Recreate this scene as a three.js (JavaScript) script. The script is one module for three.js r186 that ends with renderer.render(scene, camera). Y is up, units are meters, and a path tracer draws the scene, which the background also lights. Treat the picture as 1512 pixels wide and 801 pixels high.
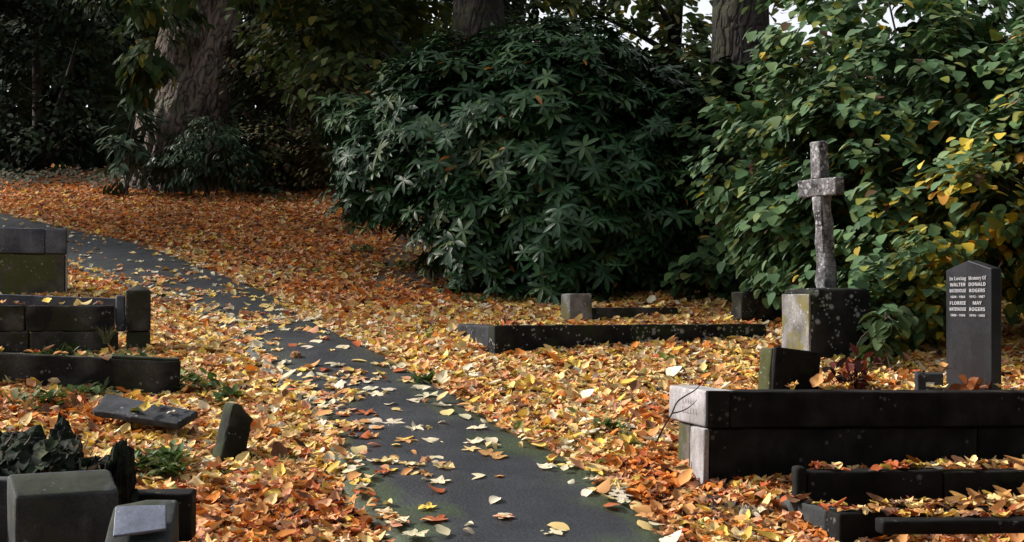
import * as THREE from 'three';
import { mergeGeometries } from 'three/addons/utils/BufferGeometryUtils.js';

// ---------------------------------------------------------------- camera, sky, sun, exposure
const F = 2000, PW = 1512, PH = 801, HY = 450;            // focal length and eye level in pixels of the photograph
const scene = new THREE.Scene();
const camera = new THREE.PerspectiveCamera(2 * Math.atan(PH / 2 / F) * 180 / Math.PI, PW / PH, 0.1, 400);
camera.setViewOffset(PW, PH, 0, PH / 2 - HY, PW, PH);
const renderer = new THREE.WebGLRenderer({ antialias: true });
renderer.toneMapping = THREE.LinearToneMapping;
renderer.toneMappingExposure = 1.85;
renderer.shadowMap.enabled = true;
const SUN = new THREE.Vector3(-0.80, 0.62, -0.24).normalize();
{
  const w = 128, h = 64, a = new Float32Array(w * h * 4);
  for (let j = 0; j < h; j++) for (let i = 0; i < w; i++) {
    const el = ((j + .5) / h - .5) * Math.PI, az = ((i + .5) / w - .5) * 2 * Math.PI;
    const dir = new THREE.Vector3(Math.cos(el) * Math.cos(az), Math.sin(el), Math.cos(el) * Math.sin(az));
    const glow = Math.pow(.5 + .5 * dir.dot(SUN), 2.2);   // thin cloud, brighter round the veiled sun
    const l = 0.18 + 0.58 * glow + 0.42 * Math.exp(-Math.max(0, dir.y) / .22);   // haze whitens the horizon all round
    a.set([l * 0.97, l * 1.0, l * 1.06, 1], (j * w + i) * 4);
  }
  const t = new THREE.DataTexture(a, w, h, THREE.RGBAFormat, THREE.FloatType);
  t.mapping = THREE.EquirectangularReflectionMapping; t.magFilter = THREE.LinearFilter; t.needsUpdate = true;
  scene.background = t; scene.environment = t;
}
const sun = new THREE.DirectionalLight(new THREE.Color(1, 0.93, 0.84), 4.5);
sun.position.copy(SUN).multiplyScalar(60).add(new THREE.Vector3(0, 0, -12)); sun.target.position.set(0, 0, -12);
sun.castShadow = true; sun.shadow.radius = 15; sun.shadow.mapSize.set(4096, 4096);
Object.assign(sun.shadow.camera, { left: -25, right: 25, top: 25, bottom: -25, near: 1, far: 140 });
scene.add(sun, sun.target);

// ---------------------------------------------------------------- numbers and noise
function rng(seed) { let s = seed >>> 0; return () => { s = (s + 0x6D2B79F5) >>> 0; let t = s; t = Math.imul(t ^ (t >>> 15), t | 1); t ^= t + Math.imul(t ^ (t >>> 7), t | 61); return ((t ^ (t >>> 14)) >>> 0) / 4294967296; }; }
const mod = (a, n) => ((a % n) + n) % n;
function h3(x, y, z) { let n = Math.imul(x, 374761393) + Math.imul(y, 668265263) + Math.imul(z, 2147483647 ^ 0x5bd1e995); n = Math.imul(n ^ (n >>> 13), 1274126177); n ^= n >>> 16; return (n >>> 0) / 4294967295; }
const sm = t => t * t * (3 - 2 * t);
function vn(x, y, z = 0, per = 0) {
  let X = Math.floor(x), Y = Math.floor(y); const Z = Math.floor(z), u = sm(x - X), v = sm(y - Y), w = sm(z - Z);
  let X1 = X + 1, Y1 = Y + 1; if (per) { X = mod(X, per); X1 = mod(X1, per); Y = mod(Y, per); Y1 = mod(Y1, per); }
  let a = h3(X, Y, Z), b = h3(X, Y1, Z); a += (h3(X1, Y, Z) - a) * u; b += (h3(X1, Y1, Z) - b) * u; a += (b - a) * v;
  if (w === 0) return a;
  let c = h3(X, Y, Z + 1), e = h3(X, Y1, Z + 1); c += (h3(X1, Y, Z + 1) - c) * u; e += (h3(X1, Y1, Z + 1) - e) * u; c += (e - c) * v; return a + (c - a) * w;
}
function fbm(x, y, z = 0, oct = 4, per = 0) { let s = 0, a = .5, f = 1; for (let i = 0; i < oct; i++) { s += a * vn(x * f, y * f, z ? z * f + i * 7 : i * 7, per ? per * f : 0); a *= .5; f *= 2; } return s / (1 - Math.pow(.5, oct)); }
const clamp = (v, a, b) => Math.max(a, Math.min(b, v));
const step = (a, b, v) => sm(clamp((v - a) / (b - a), 0, 1));
const V = (x, y, z) => new THREE.Vector3(x, y, z);
const PI = Math.PI, YUP = V(0, 1, 0);
const col = (r, g, b) => new THREE.Color().setRGB(r, g, b);

// ---------------------------------------------------------------- terrain
const TAB = [[-60, -4.5], [-20, -2.6], [-5, -1.75], [0, -1.6], [3, -1.47], [5, -1.22], [6, -1.03], [6.9, -.85], [8.7, -.57], [10, -.34], [12.5, .0], [17, .76], [23, 2.0], [30, 3.1], [45, 4.4], [90, 6.5], [200, 8]];
function base(d) {
  let i = 0; while (i < TAB.length - 2 && d > TAB[i + 1][0]) i++;
  const [x0, y0] = TAB[i], [x1, y1] = TAB[i + 1], hh = x1 - x0, t = clamp((d - x0) / hh, 0, 1);
  const sl = k => k <= 0 || k >= TAB.length - 1 ? 0.05 : (TAB[k + 1][1] - TAB[k - 1][1]) / (TAB[k + 1][0] - TAB[k - 1][0]);
  const m0 = sl(i), m1 = sl(i + 1), t2 = t * t, t3 = t2 * t;
  return (2 * t3 - 3 * t2 + 1) * y0 + (t3 - 2 * t2 + t) * hh * m0 + (-2 * t3 + 3 * t2) * y1 + (t3 - t2) * hh * m1;
}
function smooth0(x, z) {                                    // the lie of the land, without small bumps
  const d = -z; let y = base(d);
  y += 0.11 * Math.max(0, -2.35 - x) * (1 - step(8.6, 9.7, d)) * step(3, 6, d) * (x < -6 ? 6 / -x : 1);
  return y;
}
const at = (px, py, d) => V((px - PW / 2) / F * d, (HY - py) / F * d, -d);
function hit(px, py, f = smooth0) {
  let d = 3; const sx = (px - PW / 2) / F, sy = (HY - py) / F;
  for (; d < 80; d += .05) if (sy * d <= f(sx * d, -d)) break;
  let a = d - .05, b = d; for (let k = 0; k < 20; k++) { const m = (a + b) / 2; if (sy * m <= f(sx * m, -m)) b = m; else a = m; }
  return V(sx * b, f(sx * b, -b), -b);
}
// the path's edges, read from the photograph and put on the ground
const RE = [[1075, 900], [985, 801], [930, 745], [885, 706], [830, 680], [775, 655], [724, 628], [690, 601], [640, 572], [592, 546], [545, 519], [490, 493], [452, 468], [405, 440], [345, 416], [290, 394], [235, 374], [180, 357], [110, 342], [50, 328], [-30, 311], [-200, 290], [-420, 275]].map(p => hit(...p));
const LE = [[640, 900], [598, 801], [552, 752], [530, 728], [515, 690], [498, 640], [464, 600], [427, 568], [394, 538], [366, 510], [336, 483], [306, 464], [264, 447], [208, 428], [164, 410], [120, 398], [84, 388], [40, 372], [-10, 360], [-60, 352], [-120, 345], [-260, 330], [-460, 315]].map(p => hit(...p));
function alongEdge(pts, n) {
  const c = new THREE.CatmullRomCurve3(pts, false, 'centripetal'); return c.getSpacedPoints(n);
}
const NP = 240;
const PR = alongEdge(RE, NP), PL = alongEdge(LE, NP);
// signed distance to the tarmac (negative inside), by the polygon
const POLY = [...PR, ...PL.slice().reverse()].map(p => [p.x, p.z]);
function pathDist(x, z) {
  let inside = false, best = 1e9;
  for (let i = 0, j = POLY.length - 1; i < POLY.length; j = i++) {
    const [xi, zi] = POLY[i], [xj, zj] = POLY[j];
    if ((zi > z) !== (zj > z) && x < (xj - xi) * (z - zi) / (zj - zi) + xi) inside = !inside;
    const ex = xj - xi, ez = zj - zi, t = clamp(((x - xi) * ex + (z - zi) * ez) / (ex * ex + ez * ez + 1e-9), 0, 1);
    const dx = x - xi - t * ex, dz = z - zi - t * ez; best = Math.min(best, dx * dx + dz * dz);
  }
  best = Math.sqrt(best); return inside ? -best : best;
}
function bumps(x, z) { return 0.05 * (fbm(x * 1.3 + 9, z * 1.3, 0, 3) - .5) + 0.05 * (fbm(x * .35, z * .35, 5, 2) - .5); }
const gcache = new Map();
function ground(x, z) {
  if (z < -34 || z > -3.5 || Math.abs(x) > 14) return smooth0(x, z) + bumps(x, z);
  const k = Math.round(x * 20) * 10000 + Math.round(z * 20);
  let w = gcache.get(k); if (w === undefined) { w = step(.02, .5, pathDist(x, z)); gcache.set(k, w); }
  return smooth0(x, z) + w * (bumps(x, z) - .015) - (1 - w) * .03;
}
function gnormal(x, z) { const e = .08; return V(ground(x - e, z) - ground(x + e, z), 2 * e, ground(x, z - e) - ground(x, z + e)).normalize(); }

// ---------------------------------------------------------------- helpers for things
const taken = new Map();
function numbered(n) { const k = taken.get(n) || 0; taken.set(n, k + 1); return k ? n + '_' + String(k).padStart(3, '0') : n; }
function tag(o, label, category, group, kind) { o.userData = {}; if (label) o.userData.label = label; if (category) o.userData.category = category; if (group) o.userData.group = group; if (kind) o.userData.kind = kind; return o; }
function thing(name, label, category, pos = V(0, 0, 0), turn = 0, group) { const g = new THREE.Group(); g.name = numbered(name); g.position.copy(pos); g.rotation.y = turn; scene.add(g); return tag(g, label, category, group); }
function mesh(name, geo, mat, parent, pos, rot) { const m = new THREE.Mesh(geo, mat); m.name = parent ? name : numbered(name); m.castShadow = m.receiveShadow = true; if (pos) m.position.copy(pos); if (rot) m.rotation.set(...rot); (parent || scene).add(m); return m; }
const TMPM = new THREE.Matrix4(), TMPS = V(1, 1, 1);
function instanced(name, geo, mat, list, parent) {
  const m = new THREE.InstancedMesh(geo, mat, list.length); m.name = parent ? name : numbered(name); m.castShadow = m.receiveShadow = true;
  list.forEach((it, i) => { m.setMatrixAt(i, TMPM.compose(it.p, it.q, typeof it.s === 'number' ? TMPS.set(it.s, it.s, it.s) : it.s)); m.setColorAt(i, it.c); });
  m.userData = { kind: 'stuff' }; (parent || scene).add(m); return m;
}

// ---------------------------------------------------------------- textures
function dataTex(n, fn, srgb) {
  const a = new Uint8Array(n * n * 4);
  for (let j = 0; j < n; j++) for (let i = 0; i < n; i++) { const c = fn(i / n, j / n); const k = (j * n + i) * 4; for (let q = 0; q < 3; q++) { let v = typeof c === 'number' ? c : c[q]; if (srgb) v = v <= .0031308 ? 12.92 * v : 1.055 * Math.pow(v, 1 / 2.4) - .055; a[k + q] = clamp(v, 0, 1) * 255; } a[k + 3] = 255; }
  const t = new THREE.DataTexture(a, n, n); t.wrapS = t.wrapT = THREE.RepeatWrapping; t.magFilter = THREE.LinearFilter; t.minFilter = THREE.LinearMipmapLinearFilter; t.generateMipmaps = true;
  if (srgb) t.colorSpace = THREE.SRGBColorSpace; t.needsUpdate = true; return t;
}
const mix = (a, b, t) => [a[0] + (b[0] - a[0]) * t, a[1] + (b[1] - a[1]) * t, a[2] + (b[2] - a[2]) * t];
// weathered stone: two tones, grain, lichen spots and moss patches; one tile is 0.8 m
function stone(seed, a, b, { lichen = 0, ls = 1, lichenCol = [.42, .42, .38], moss = 0, mossCol = [.05, .07, .02], rough = .85, bump = .004, grain = .25 } = {}) {
  const n = 256, r = rng(seed), spots = [];
  for (let k = 0; k < lichen; k++) { const cl = [r(), r()]; const m = 1 + Math.floor(r() * 5); for (let q = 0; q < m; q++) spots.push([mod(cl[0] + (r() - .5) * .12, 1), mod(cl[1] + (r() - .5) * .12, 1), (.003 + r() * r() * .012) * ls]); }
  const L = new Float32Array(n * n);
  for (const [x, y, s] of spots) { const R = Math.ceil(s * n * 1.6); const cx = Math.floor(x * n), cy = Math.floor(y * n); for (let j = -R; j <= R; j++) for (let i = -R; i <= R; i++) { const dd = Math.hypot(i, j) / (s * n); const wob = .75 + .5 * h3(cx + i, cy + j, seed); if (dd * wob < 1) L[mod(cy + j, n) * n + mod(cx + i, n)] = Math.max(L[mod(cy + j, n) * n + mod(cx + i, n)], 1 - dd * .4); } }
  const map = dataTex(n, (u, v) => {
    let c = mix(a, b, clamp((fbm(u * 6, v * 6, seed, 4, 6) - .32) * 2.4, 0, 1));
    const g = 1 + grain * (h3(Math.floor(u * n), Math.floor(v * n), seed) - .5) * 2 + grain * 1.2 * (vn(u * 96, v * 96, seed, 96) - .5); c = c.map(x => x * Math.max(.2, g));
    const st = fbm(u * 22, v * 4, seed + 3, 3); c = c.map(x => x * (.8 + .4 * st));
    const m = step(.62 - moss, .7 - moss * .8, fbm(u * 5 + 2, v * 5, seed + 40, 5, 5)); if (moss) c = mix(c, mossCol, m * (.55 + .4 * vn(u * 64, v * 64, 3, 64)));
    const l = L[Math.floor(v * n) * n + Math.floor(u * n)]; return mix(c, lichenCol, l * .85);
  }, true);
  const bm = dataTex(256, (u, v) => .55 * fbm(u * 24, v * 24, seed + 9, 4, 24) + .45 * fbm(u * 8, v * 8, seed, 3, 8));
  return new THREE.MeshPhysicalMaterial({ map, bumpMap: bm, bumpScale: bump, roughness: rough, specularIntensity: rough > .6 ? .22 : .6 });
}
const M = {};
M.kerbDark = stone(11, [.008, .008, .008], [.024, .023, .022], { lichen: 70, ls: 1.7, lichenCol: [.30, .31, .30], moss: .08, mossCol: [.02, .03, .012] });
M.kerbBlack = stone(12, [.005, .005, .005], [.014, .0135, .013], { lichen: 14, ls: 1.3, lichenCol: [.1, .1, .09], moss: .03, mossCol: [.012, .016, .008] });
M.tombPale = stone(13, [.20, .19, .19], [.33, .31, .32], { lichen: 12, lichenCol: [.45, .45, .43], grain: .18 });
M.tombDark = stone(14, [.006, .006, .006], [.017, .0165, .016], { lichen: 16, ls: 1.3, lichenCol: [.09, .09, .085] });  // tomb front: shade and dirt put into one dark tone
M.tombLow = stone(15, [.07, .06, .05], [.13, .115, .1], { lichen: 10, moss: .12, mossCol: [.05, .055, .02] });
M.cross = stone(16, [.045, .043, .047], [.24, .235, .245], { lichen: 150, ls: 1.5, lichenCol: [.44, .43, .45], grain: .6, bump: .02 });
M.plinth = stone(17, [.10, .095, .092], [.24, .23, .225], { lichen: 60, lichenCol: [.40, .40, .39], moss: .03, mossCol: [.14, .12, .03], grain: .3 });
M.leftBlue = stone(18, [.045, .05, .065], [.105, .112, .135], { lichen: 30, lichenCol: [.2, .21, .22] });
M.leftMoss = stone(19, [.045, .044, .034], [.1, .092, .07], { lichen: 25, lichenCol: [.28, .28, .24], moss: .2, mossCol: [.06, .066, .02] });
M.kerbLeft = stone(20, [.014, .0135, .013], [.058, .055, .05], { lichen: 30, lichenCol: [.2, .2, .18], moss: .1, mossCol: [.028, .03, .016] });
M.slate = stone(21, [.015, .016, .019], [.04, .042, .05], { lichen: 26, lichenCol: [.2, .21, .22], rough: .65 });
M.mossStone = stone(22, [.015, .015, .013], [.04, .042, .03], { moss: .16, mossCol: [.035, .045, .022], lichen: 20, lichenCol: [.2, .22, .18] });
M.greyHead = stone(23, [.03, .033, .035], [.066, .07, .07], { lichen: 10, lichenCol: [.14, .15, .15], moss: .02, mossCol: [.04, .045, .032] });
M.polished = stone(24, [.012, .0125, .015], [.02, .021, .025], { rough: .32, bump: .0006, grain: .35 });
M.bluePolish = stone(25, [.07, .08, .115], [.11, .125, .175], { rough: .4, bump: .001, lichen: 6, lichenCol: [.3, .31, .33] });
M.rock = stone(26, [.004, .004, .004], [.016, .016, .015], { lichen: 14, lichenCol: [.1, .11, .1], moss: .12, mossCol: [.016, .024, .012], bump: .012 });

// a worn block: rounded edges, slightly uneven faces, uv in metres; origin at the middle of its base
let blockSeed = 1;
function block(w, h, d, { r = .012, amp = .004, shape = null, n = Math.max(w, d) > .55 ? 26 : 12 } = {}) {
  const seed = blockSeed++ * 13.7, hw = [w / 2, h / 2, d / 2], rr = Math.min(r, w / 3, h / 3, d / 3);
  const g = new THREE.BoxGeometry(2, 2, 2, n, Math.max(5, Math.min(n, Math.round(n * h / w))), Math.max(5, Math.min(n, Math.round(n * d / w)))).toNonIndexed();
  const p = g.attributes.position, cnt = p.count, out = new Float32Array(cnt * 3), nrm = new Map(), key = (x, y, z) => Math.round(x * 2e3) + ',' + Math.round(y * 2e3) + ',' + Math.round(z * 2e3);
  const segs = [n, Math.max(5, Math.min(n, Math.round(n * h / w))), Math.max(5, Math.min(n, Math.round(n * d / w)))];
  const fn = new Float32Array(cnt * 3); fn.set(g.attributes.normal.array);
  for (let i = 0; i < cnt; i++) {
    const q = [p.getX(i), p.getY(i), p.getZ(i)].map((c, a) => { const k = Math.round((c + 1) / 2 * segs[a]), S = segs[a]; if (k === 0) return -hw[a]; if (k === S) return hw[a]; return -hw[a] + rr + (k - 1) / (S - 2) * 2 * (hw[a] - rr); });
    const core = q.map((c, a) => clamp(c, -hw[a] + rr, hw[a] - rr)), dv = q.map((c, a) => c - core[a]), dl = Math.hypot(...dv);
    let o = q, nn = [0, 0, 0]; if (dl > 1e-6) { o = core.map((c, a) => c + dv[a] / dl * rr); nn = dv.map(c => c / dl); }
    const edge = dv.filter(c => Math.abs(c) > 1e-6).length > 1 ? 2.2 : 1;
    const ns = (fbm(o[0] * 9 + seed, o[1] * 9, o[2] * 9 + seed, 3) - .5) * 2 * amp * edge; const chip = edge > 1 ? Math.max(0, fbm(o[0] * 7 + seed, o[1] * 7 + 3, o[2] * 7, 3) - .6) * 14 * amp : 0; o = o.map((c, a) => c + nn[a] * (ns - chip));
    o[1] += h / 2; if (shape) o = shape(...o); out.set(o, i * 3);
  }
  const A = V(), B = V(), C = V();
  for (let i = 0; i < cnt; i += 3) { A.fromArray(out, i * 3); B.fromArray(out, i * 3 + 3); C.fromArray(out, i * 3 + 6); const nn = B.clone().sub(A).cross(C.clone().sub(A)); for (const v of [A, B, C]) { const k = key(v.x, v.y, v.z), s = nrm.get(k); if (s) s.add(nn); else nrm.set(k, nn.clone()); } }
  const no = new Float32Array(cnt * 3), uv = new Float32Array(cnt * 2), off = seed % 1;
  for (let i = 0; i < cnt; i++) {
    A.fromArray(out, i * 3); nrm.get(key(A.x, A.y, A.z)).clone().normalize().toArray(no, i * 3);
    const ax = Math.abs(fn[i * 3]) > .5 ? 0 : Math.abs(fn[i * 3 + 1]) > .5 ? 1 : 2;
    const u = ax === 0 ? A.z : A.x, v = ax === 1 ? A.z : A.y; uv[i * 2] = u / .8 + off + ax * .37; uv[i * 2 + 1] = v / .8 + off * 2;
  }
  const ge = new THREE.BufferGeometry(); ge.setAttribute('position', new THREE.BufferAttribute(out, 3)); ge.setAttribute('normal', new THREE.BufferAttribute(no, 3)); ge.setAttribute('uv', new THREE.BufferAttribute(uv, 2)); return ge;
}
// tube of uneven radius along points with radii
function limb(pts, radii, { seg = 24, rad = 10, ridges = 0, lump = 0, seed = 1, uvs = 1 } = {}) {
  const c = new THREE.CatmullRomCurve3(pts), fr = c.computeFrenetFrames(seg), pos = [], uv = [], idx = [];
  for (let i = 0; i <= seg; i++) {
    const t = i / seg, P = c.getPointAt(t), k = t * (radii.length - 1), k0 = Math.min(radii.length - 2, Math.floor(k)), R = radii[k0] + (radii[k0 + 1] - radii[k0]) * sm(k - k0);
    for (let j = 0; j <= rad; j++) {
      const a = j / rad * 2 * PI, ca = Math.cos(a), sa = Math.sin(a);
      let r = R * (1 + lump * (fbm(ca * 1.3 + seed, P.y * .7, sa * 1.3 + seed, 3) - .5) * 2); if (ridges) r += ridges * (Math.pow(Math.abs(fbm(ca * 7 + seed, P.y * .9, sa * 7, 3) * 2 - 1), .7) - .4);
      pos.push(P.x + (fr.normals[i].x * ca + fr.binormals[i].x * sa) * r, P.y + (fr.normals[i].y * ca + fr.binormals[i].y * sa) * r, P.z + (fr.normals[i].z * ca + fr.binormals[i].z * sa) * r); uv.push(j / rad * uvs, t * c.getLength());
    }
  }
  for (let i = 0; i < seg; i++) for (let j = 0; j < rad; j++) { const a = i * (rad + 1) + j, b = a + rad + 1; idx.push(a, a + 1, b, a + 1, b + 1, b); }
  const g = new THREE.BufferGeometry(); g.setAttribute('position', new THREE.Float32BufferAttribute(pos, 3)); g.setAttribute('uv', new THREE.Float32BufferAttribute(uv, 2)); g.setIndex(idx); g.computeVertexNormals();
  return g;
}
// ---------------------------------------------------------------- leaves: blades with a folded midrib
const disc = (W, skew = .8, n = 7) => Array.from({ length: n }, (_, i) => { const t = .5 - .5 * Math.cos(PI * (i + 1) / (n + 1)); return W * Math.pow(Math.sin(PI * Math.pow(t, skew)), .62); });
function blade(profile, { fold = .15, curl = .15, wave = 0, seed = 1, ease = false } = {}) {           // length 1 along +z from the stalk, normal +y
  const r = rng(seed), pos = [0, 0, 0], idx = [], n = profile.length;
  profile.forEach((w, i) => { const t = ease ? .5 - .5 * Math.cos(PI * (i + 1) / (n + 1)) : (i + 1) / (n + 1), y = -curl * t * t, k = 1 + wave * (r() - .5); pos.push(-w * k, y + fold * w + wave * .1 * (r() - .5), t, 0, y, t, w * k, y + fold * w + wave * .1 * (r() - .5), t); });
  pos.push(0, -curl, 1); const e = pos.length / 3 - 1;
  idx.push(0, 1, 2, 0, 2, 3); for (let i = 0; i < n - 1; i++) { const a = 1 + i * 3; idx.push(a, a + 3, a + 4, a, a + 4, a + 1, a + 1, a + 4, a + 5, a + 1, a + 5, a + 2); }
  const a = 1 + (n - 1) * 3; idx.push(a, e, a + 1, a + 1, e, a + 2);
  const g = new THREE.BufferGeometry(); g.setAttribute('position', new THREE.Float32BufferAttribute(pos, 3)); g.setIndex(idx); g.computeVertexNormals(); return g;
}
function lobed(seed, crumple) {                                                         // a fallen lobed leaf, about 1 across, centred
  const r = rng(seed), pos = [0, .04 * crumple, 0], idx = [], n = 20, ph = r() * 6, lob = .12 + .1 * r();
  const bend = (x, z) => crumple * (.28 * x * x * Math.cos(ph) + .3 * z * z * Math.sin(ph * 1.7) + .1 * Math.sin(6 * x + ph) * Math.cos(5 * z));
  for (let ring = 1; ring <= 2; ring++) for (let i = 0; i < n; i++) { const a = i / n * 2 * PI, k = (.46 + lob * Math.cos(a * 5) - .2 * Math.exp(-Math.pow((a - PI) / .35, 2)) + .07 * (r() - .5)) * (ring === 1 ? .5 : 1), x = Math.sin(a) * k, z = Math.cos(a) * k; pos.push(x, bend(x, z) + crumple * (ring === 2 ? .12 : .04) * (r() - .4), z); }
  for (let i = 0; i < n; i++) { const a = 1 + i, b = 1 + (i + 1) % n; idx.push(0, a, b, a, a + n, b + n, a, b + n, b); }
  const g = new THREE.BufferGeometry(); g.setAttribute('position', new THREE.Float32BufferAttribute(pos, 3)); g.setIndex(idx); g.computeVertexNormals(); return g;
}
function centred(g, s = 1) { g.translate(0, 0, -.5); g.scale(s, s, s); return g; }
const LIT = [lobed(1, .9), lobed(2, 1.8), lobed(12, 2.6), lobed(31, 1.3), centred(blade(disc(.42, .75), { fold: .25, curl: .35, wave: .3, seed: 3, ease: true })), centred(blade(disc(.44, .65), { fold: -.3, curl: -.4, wave: .3, seed: 7, ease: true })), centred(blade(disc(.36, .8), { fold: .45, curl: .15, wave: .35, seed: 4, ease: true })), centred(blade(disc(.33, .9), { fold: -.55, curl: .45, wave: .35, seed: 5, ease: true })), centred(blade(disc(.26, 1), { fold: 1.0, curl: .5, wave: .3, seed: 6, ease: true })), centred(blade(disc(.34, .8), { fold: .7, curl: -.6, wave: .4, seed: 16, ease: true }))];
const G = {
  rhodo: blade([.07, .115, .13, .125, .085], { fold: .18, curl: .22 }),
  round: blade(disc(.41, .62, 6), { fold: .14, curl: .2, wave: .16, seed: 8, ease: true }),
  round2: blade(disc(.4, .7, 6), { fold: .25, curl: .32, wave: .2, seed: 9, ease: true }),
  oval: blade([.2, .27, .2], { fold: .2, curl: .2 }),
  long: blade([.1, .15, .14, .08], { fold: .2, curl: .35 }),
};
function leafMat(rough, trans, clear = 0) { const o = { roughness: rough, side: THREE.DoubleSide, specularIntensity: rough < .6 ? .5 : .3 }; if (trans) { o.transmission = trans; o.thickness = 0; } if (clear) { o.clearcoat = clear; o.clearcoatRoughness = .35; } return new THREE.MeshPhysicalMaterial(o); }
const ML = { dry: leafMat(.8, .25), glossy: leafMat(.42, 0), soft: leafMat(.7, .45), dull: leafMat(.8, 0) };
const qn = (n, spin) => new THREE.Quaternion().setFromUnitVectors(YUP, n).multiply(new THREE.Quaternion().setFromAxisAngle(YUP, spin));
const MB = new THREE.Matrix4();
function qf(f, up) { const z = f.clone().normalize(), x = up.clone().cross(z); if (x.lengthSq() < 1e-4) x.set(1, 0, 0); x.normalize(); const y = z.clone().cross(x); return new THREE.Quaternion().setFromRotationMatrix(MB.makeBasis(x, y, z)); }
const gauss = r => { let s = 0; for (let i = 0; i < 4; i++) s += r(); return (s - 2) * .85; };
const jit = (c, r, k) => { const m = 1 + k * (r() - .5) * 2; return col(c[0] * m * (1 + .12 * (r() - .5)), c[1] * m, c[2] * m * (1 + .2 * (r() - .5))); };
const pick = (list, r) => { let t = r() * list.reduce((s, e) => s + e[1], 0); for (const e of list) if ((t -= e[1]) <= 0) return e[0]; return list[0][0]; };

// ================================================================ THE SETTING
{ // ground: one sheet, fine near the camera
  const xs = [], zs = []; for (let x = -150; x < -14; x += 8) xs.push(x); for (let x = -14; x < 14; x += .14) xs.push(x); for (let x = 14; x <= 150; x += 8) xs.push(x);
  for (let d = -60; d < 3.5; d += 2.5) zs.push(d); for (let d = 3.5; d < 28; d += .12) zs.push(d); for (let d = 28; d <= 200; d += 3) zs.push(d);
  const pos = [], uv = [], idx = [], w = xs.length;
  zs.forEach(d => xs.forEach(x => { pos.push(x, ground(x, -d), -d); uv.push(x / 1.5, d / 1.5); }));
  for (let j = 0; j < zs.length - 1; j++) for (let i = 0; i < w - 1; i++) { const a = j * w + i; idx.push(a, a + 1, a + w, a + 1, a + w + 1, a + w); }
  const g = new THREE.BufferGeometry(); g.setAttribute('position', new THREE.Float32BufferAttribute(pos, 3)); g.setAttribute('uv', new THREE.Float32BufferAttribute(uv, 2)); g.setIndex(idx); g.computeVertexNormals();
  const t = dataTex(256, (u, v) => { const n = fbm(u * 8, v * 8, 3, 5, 8), k = fbm(u * 30, v * 30, 9, 3, 30); return mix(mix([.035, .022, .012], [.09, .05, .022], n), [.16, .08, .03], step(.55, .75, k)); }, true);
  const o = mesh('ground', g, new THREE.MeshStandardMaterial({ map: t, roughness: .95 })); tag(o, 'dark leaf mould earth of the sloping graveyard', 'ground', null, 'structure');
}
{ // tarmac path
  const NX = 26, pos = [], uv = [], idx = [], colr = []; let run = 0;
  for (let i = 0; i <= NP; i++) {
    const a = PL[i], b = PR[i]; if (i) run += .5 * (a.distanceTo(PL[i - 1]) + b.distanceTo(PR[i - 1]));
    for (let j = 0; j <= NX; j++) {
      const t = j / NX, k = -.10 + t * 1.2, x = a.x + (b.x - a.x) * k, z = a.z + (b.z - a.z) * k, out = Math.max(0, Math.abs(k - .5) - .5);
      pos.push(x, smooth0(x, z) + .012 + .02 * (1 - Math.pow(2 * t - 1, 2)) - out * .45 + .006 * (fbm(x * 4, z * 4, 1, 2) - .5), z); uv.push(x / 1.1, z / 1.1);
      const e = Math.min(k, 1 - k), m = step(.56, .68, fbm(x * 2.6, z * 2.6, 7, 4) + .5 * step(.16, -.05, e) + (e < .3 ? .12 : -.3)) * (1 - .75 * step(7.4, 9, -z));
      const c = mix([1, 1, 1], [1.7, 2.3, .75], m * (.45 + .55 * vn(x * 22, z * 22, 3))); colr.push(...c);
    }
  }
  for (let i = 0; i < NP; i++) for (let j = 0; j < NX; j++) { const a = i * (NX + 1) + j, b = a + NX + 1; idx.push(a, a + 1, b, a + 1, b + 1, b); }
  const g = new THREE.BufferGeometry(); g.setAttribute('position', new THREE.Float32BufferAttribute(pos, 3)); g.setAttribute('uv', new THREE.Float32BufferAttribute(uv, 2)); g.setAttribute('color', new THREE.Float32BufferAttribute(colr, 3)); g.setIndex(idx); g.computeVertexNormals();
  const map = dataTex(512, (u, v) => { const n = fbm(u * 6, v * 6, 4, 4, 6), s = h3(Math.floor(u * 512), Math.floor(v * 512), 5), k = vn(u * 128, v * 128, 2, 128); const l = .010 + .016 * n + .009 * k + (s > .985 ? .06 : 0); return [l * .88, l * .95, l * 1.16]; }, true);
  const bmp = dataTex(256, (u, v) => .7 * vn(u * 128, v * 128, 2, 128) + .3 * fbm(u * 32, v * 32, 4, 3, 32));
  const rg = dataTex(128, (u, v) => .45 + .4 * fbm(u * 5, v * 5, 8, 4, 5));
  tag(mesh('path', g, new THREE.MeshPhysicalMaterial({ map, bumpMap: bmp, bumpScale: .0028, roughnessMap: rg, roughness: .8, specularIntensity: .7, vertexColors: true })), 'dark tarmac path curving uphill between the graves', 'path', null, 'structure');
}

// ---------------------------------------------------------------- fallen leaves
const PAL = {
  tan: [.52, .26, .09], orange: [.56, .19, .03], rust: [.36, .085, .022], brown: [.16, .07, .035], dark: [.05, .025, .018], yellow: [.66, .46, .09], cream: [.68, .50, .22], pale: [.66, .58, .42], green: [.20, .22, .05], pink: [.58, .28, .15],  // pale puts the sky sheen on path leaves into their colour
};
const FOOT = [];                                            // footprints of stones, free of litter
function bareAt(x, z) { for (const f of FOOT) { const dx = x - f.x, dz = z - f.z, u = dx * f.c - dz * f.s, v = dx * f.s + dz * f.c; if (Math.abs(u) < f.w && Math.abs(v) < f.d) return true; } return false; }
function foot(x, z, turn, w, d) { FOOT.push({ x, z, c: Math.cos(turn), s: Math.sin(turn), w: w / 2, d: d / 2 }); }
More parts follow.
